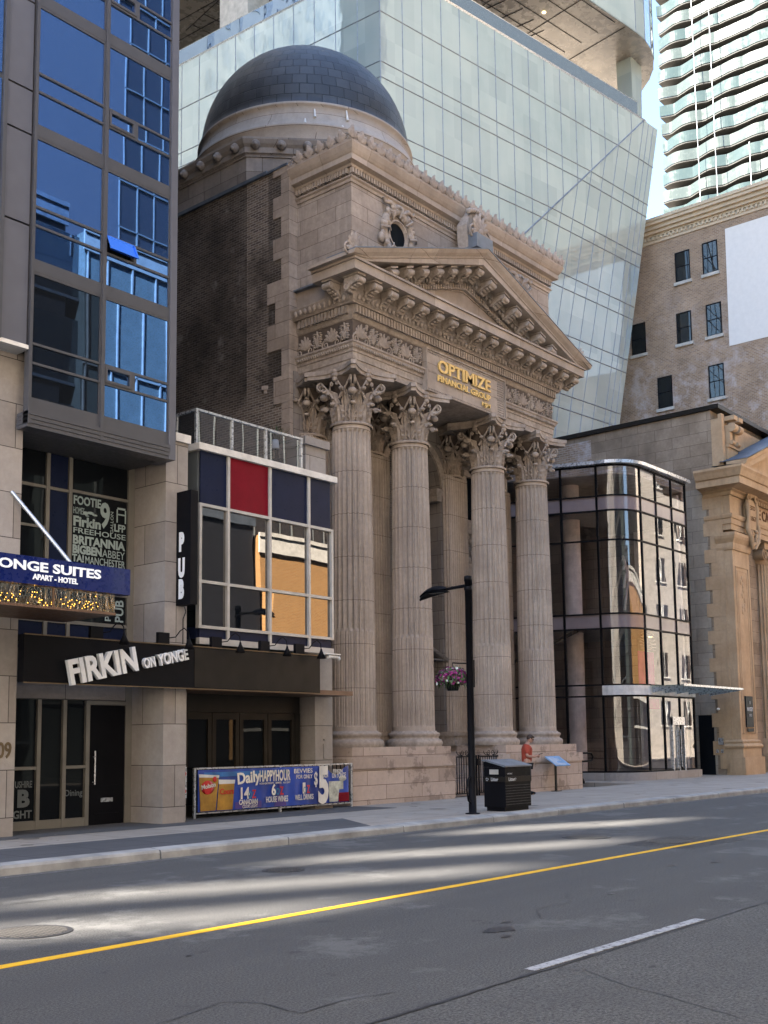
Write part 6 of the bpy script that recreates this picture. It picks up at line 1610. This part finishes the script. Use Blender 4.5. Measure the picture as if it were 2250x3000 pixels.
# ================================================================== PERSON
Pn = thing('person', 'person in a rust red t-shirt and sunglasses looking down at a phone', 'person', (27.85, 17.95, .15))
def skin_obj(name, verts, edges, radii, mat, par, root=0, lv=2):
    me = bpy.data.meshes.new(name); b0 = worldloc(par)
    me.from_pydata([(v[0]-b0.x, v[1]-b0.y, v[2]-b0.z) for v in verts], edges, []); me.materials.append(MATS[mat])
    o = bpy.data.objects.new(name, me); COL.objects.link(o); o.parent = par
    o.modifiers.new('skin', 'SKIN'); sv = me.skin_vertices[0].data
    for i, r in enumerate(radii):
        sv[i].radius = (r, r) if not isinstance(r, tuple) else r; sv[i].use_root = (i == root)
    s_ = o.modifiers.new('sub', 'SUBSURF'); s_.levels = lv; s_.render_levels = lv
    for p in me.polygons: p.use_smooth = True
    o.modifiers['skin'].use_smooth_shade = True
    return o
px_, py_, z0_ = 27.98, 17.95, .15
PA = math.radians(-48)
def P3(f, s, z): return (px_+f*math.cos(PA)-s*math.sin(PA), py_+f*math.sin(PA)+s*math.cos(PA), z0_+z)
def PD(x, y, z): return Matrix.Rotation(PA, 3, 'Z') @ Vector((x, y, z))    # f forward (+x), s left (+y)
vb = [P3(0, 0, .95), P3(.0, 0, 1.10), P3(.0, 0, 1.28), P3(-.01, 0, 1.42), P3(.03, 0, 1.50), P3(.08, 0, 1.56)]
rb = [(.155, .12), (.145, .11), (.165, .125), (.13, .10), .058, .06]
ed = [(0, 1), (1, 2), (2, 3), (3, 4), (4, 5)]
def chain(start, pts, rs):
    last = start
    for p, r in zip(pts, rs): vb.append(p); rb.append(r); ed.append((last, len(vb)-1)); last = len(vb)-1
    return last
for s_ in (-1, 1):
    chain(0, [P3(.0, s_*.10, .88), P3(.03, s_*.11, .50), P3(-.02, s_*.12, .10), P3(.08, s_*.13, .04), P3(.17, s_*.14, .03)], [.095, .062, .045, .045, .035])
    w_i = chain(3, [P3(-.01, s_*.16, 1.39), P3(-.03, s_*.25, 1.12), P3(.22, s_*.13 if s_ > 0 else -.14, 1.10), P3(.30, s_*.07, 1.13)], [.062, .043, .032, .030])
    if s_ < 0:
        for k, (dy, L_) in enumerate(((-.03, .075), (-.012, .085), (.006, .08), (.022, .065))):
            chain(w_i, [P3(.345, s_*.07+dy*.6, 1.14-.012*k), P3(.345+L_*.6, s_*.07+dy*.5+.03, 1.145-.015*k)], [.011, .008])
        chain(w_i, [P3(.33, s_*.07+.035, 1.165), P3(.37, s_*.07+.055, 1.17)], [.012, .009])
    else:
        for k, (dy, L_) in enumerate(((-.03, .075), (-.012, .085), (.006, .08), (.022, .065))):
            chain(w_i, [P3(.34, s_*.07+dy*.6, 1.12-.012*k), P3(.34+L_*.6, s_*.07+dy*.5-.03, 1.125-.015*k)], [.011, .008])
        chain(w_i, [P3(.33, s_*.07-.035, 1.155), P3(.37, s_*.07-.05, 1.165)], [.012, .009])
skin_obj('body', vb, ed, rb, 'skin', Pn)
# head bowed forward
hc = Vector(P3(.115, 0, 1.625)); Rm = Matrix.Rotation(math.radians(-48), 3, 'Z') @ Matrix.Rotation(math.radians(28), 3, 'Y')
def hp(x, y, z): return hc+Rm @ Vector((x, y, z))
g = MB().ell(hc, (.092, .072, .112), 16, 12, Rm).ell(hp(.055, 0, -.055), (.045, .045, .05), 10, 7, Rm).ell(hp(.098, 0, -.015), (.018, .013, .028), 8, 6, Rm)
for s_ in (-1, 1): g.ell(hp(-.005, s_*.073, -.01), (.018, .010, .030), 8, 5, Rm)
g.ell(hp(.088, 0, -.062), (.012, .026, .006), 8, 4, Rm)
hd_ = part('head', g, 'skin', Pn)
part('hair', MB().ell(hp(-.022, 0, .025), (.098, .080, .105), 16, 10, Rm).ell(hp(.03, 0, .085), (.07, .066, .035), 12, 6, Rm), 'hair', hd_)
part('sunglasses', MB().obox(hp(.090, .03, .012), Rm @ Vector((1, 0, 0)), Rm @ Vector((0, 1, 0)), Rm @ Vector((0, 0, 1)), .008, .026, .017).obox(hp(.090, -.03, .012), Rm @ Vector((1, 0, 0)), Rm @ Vector((0, 1, 0)), Rm @ Vector((0, 0, 1)), .008, .026, .017).tube([hp(.09, -.062, .018), hp(0, -.080, .012)], .005, 5).tube([hp(.09, .062, .018), hp(0, .080, .012)], .005, 5), 'black_metal', hd_)
# clothing
vs_ = [P3(0, 0, .90), P3(0, 0, 1.08), P3(.005, 0, 1.27), P3(-.01, 0, 1.42), P3(.01, 0, 1.475)]; rs_ = [(.185, .165), (.175, .155), (.185, .16), (.145, .125), .07]; es_ = [(0, 1), (1, 2), (2, 3), (3, 4)]
for s_ in (-1, 1):
    k = len(vs_); vs_ += [P3(-.01, s_*.165, 1.39), P3(-.025, s_*.235, 1.165)]; rs_ += [.084, .074]; es_ += [(3, k), (k, k+1)]
skin_obj('t_shirt', vs_, es_, rs_, 'fabric_red', Pn)
vs_ = [P3(0, 0, .93)]; rs_ = [(.165, .13)]; es_ = []
for s_ in (-1, 1):
    k = len(vs_); vs_ += [P3(.0, s_*.10, .84), P3(.03, s_*.11, .50), P3(-.02, s_*.12, .10)]; rs_ += [.108, .078, .066]; es_ += [(0, k), (k, k+1), (k+1, k+2)]
skin_obj('trousers', vs_, es_, rs_, 'fabric_dark', Pn)
g = MB()
for s_ in (-1, 1): g.ell(P3(.07, s_*.13, .05), (.15, .055, .052), 12, 6, Matrix.Rotation(PA, 3, 'Z'))
part('shoes', g, 'black_metal', Pn)
Ph = thing('phone', 'dark phone held in the hands of the person in red', 'phone', P3(.40, 0, 1.16))
part('case', MB().obox(P3(.40, 0, 1.175), PD(1, 0, .35), PD(0, 1, 0), PD(-.35, 0, 1), .075, .036, .005), 'black_metal', Ph)
part('screen', MB().obox(P3(.398, 0, 1.182), PD(1, 0, .35), PD(0, 1, 0), PD(-.35, 0, 1), .070, .032, .001), 'window_dusk', Ph)
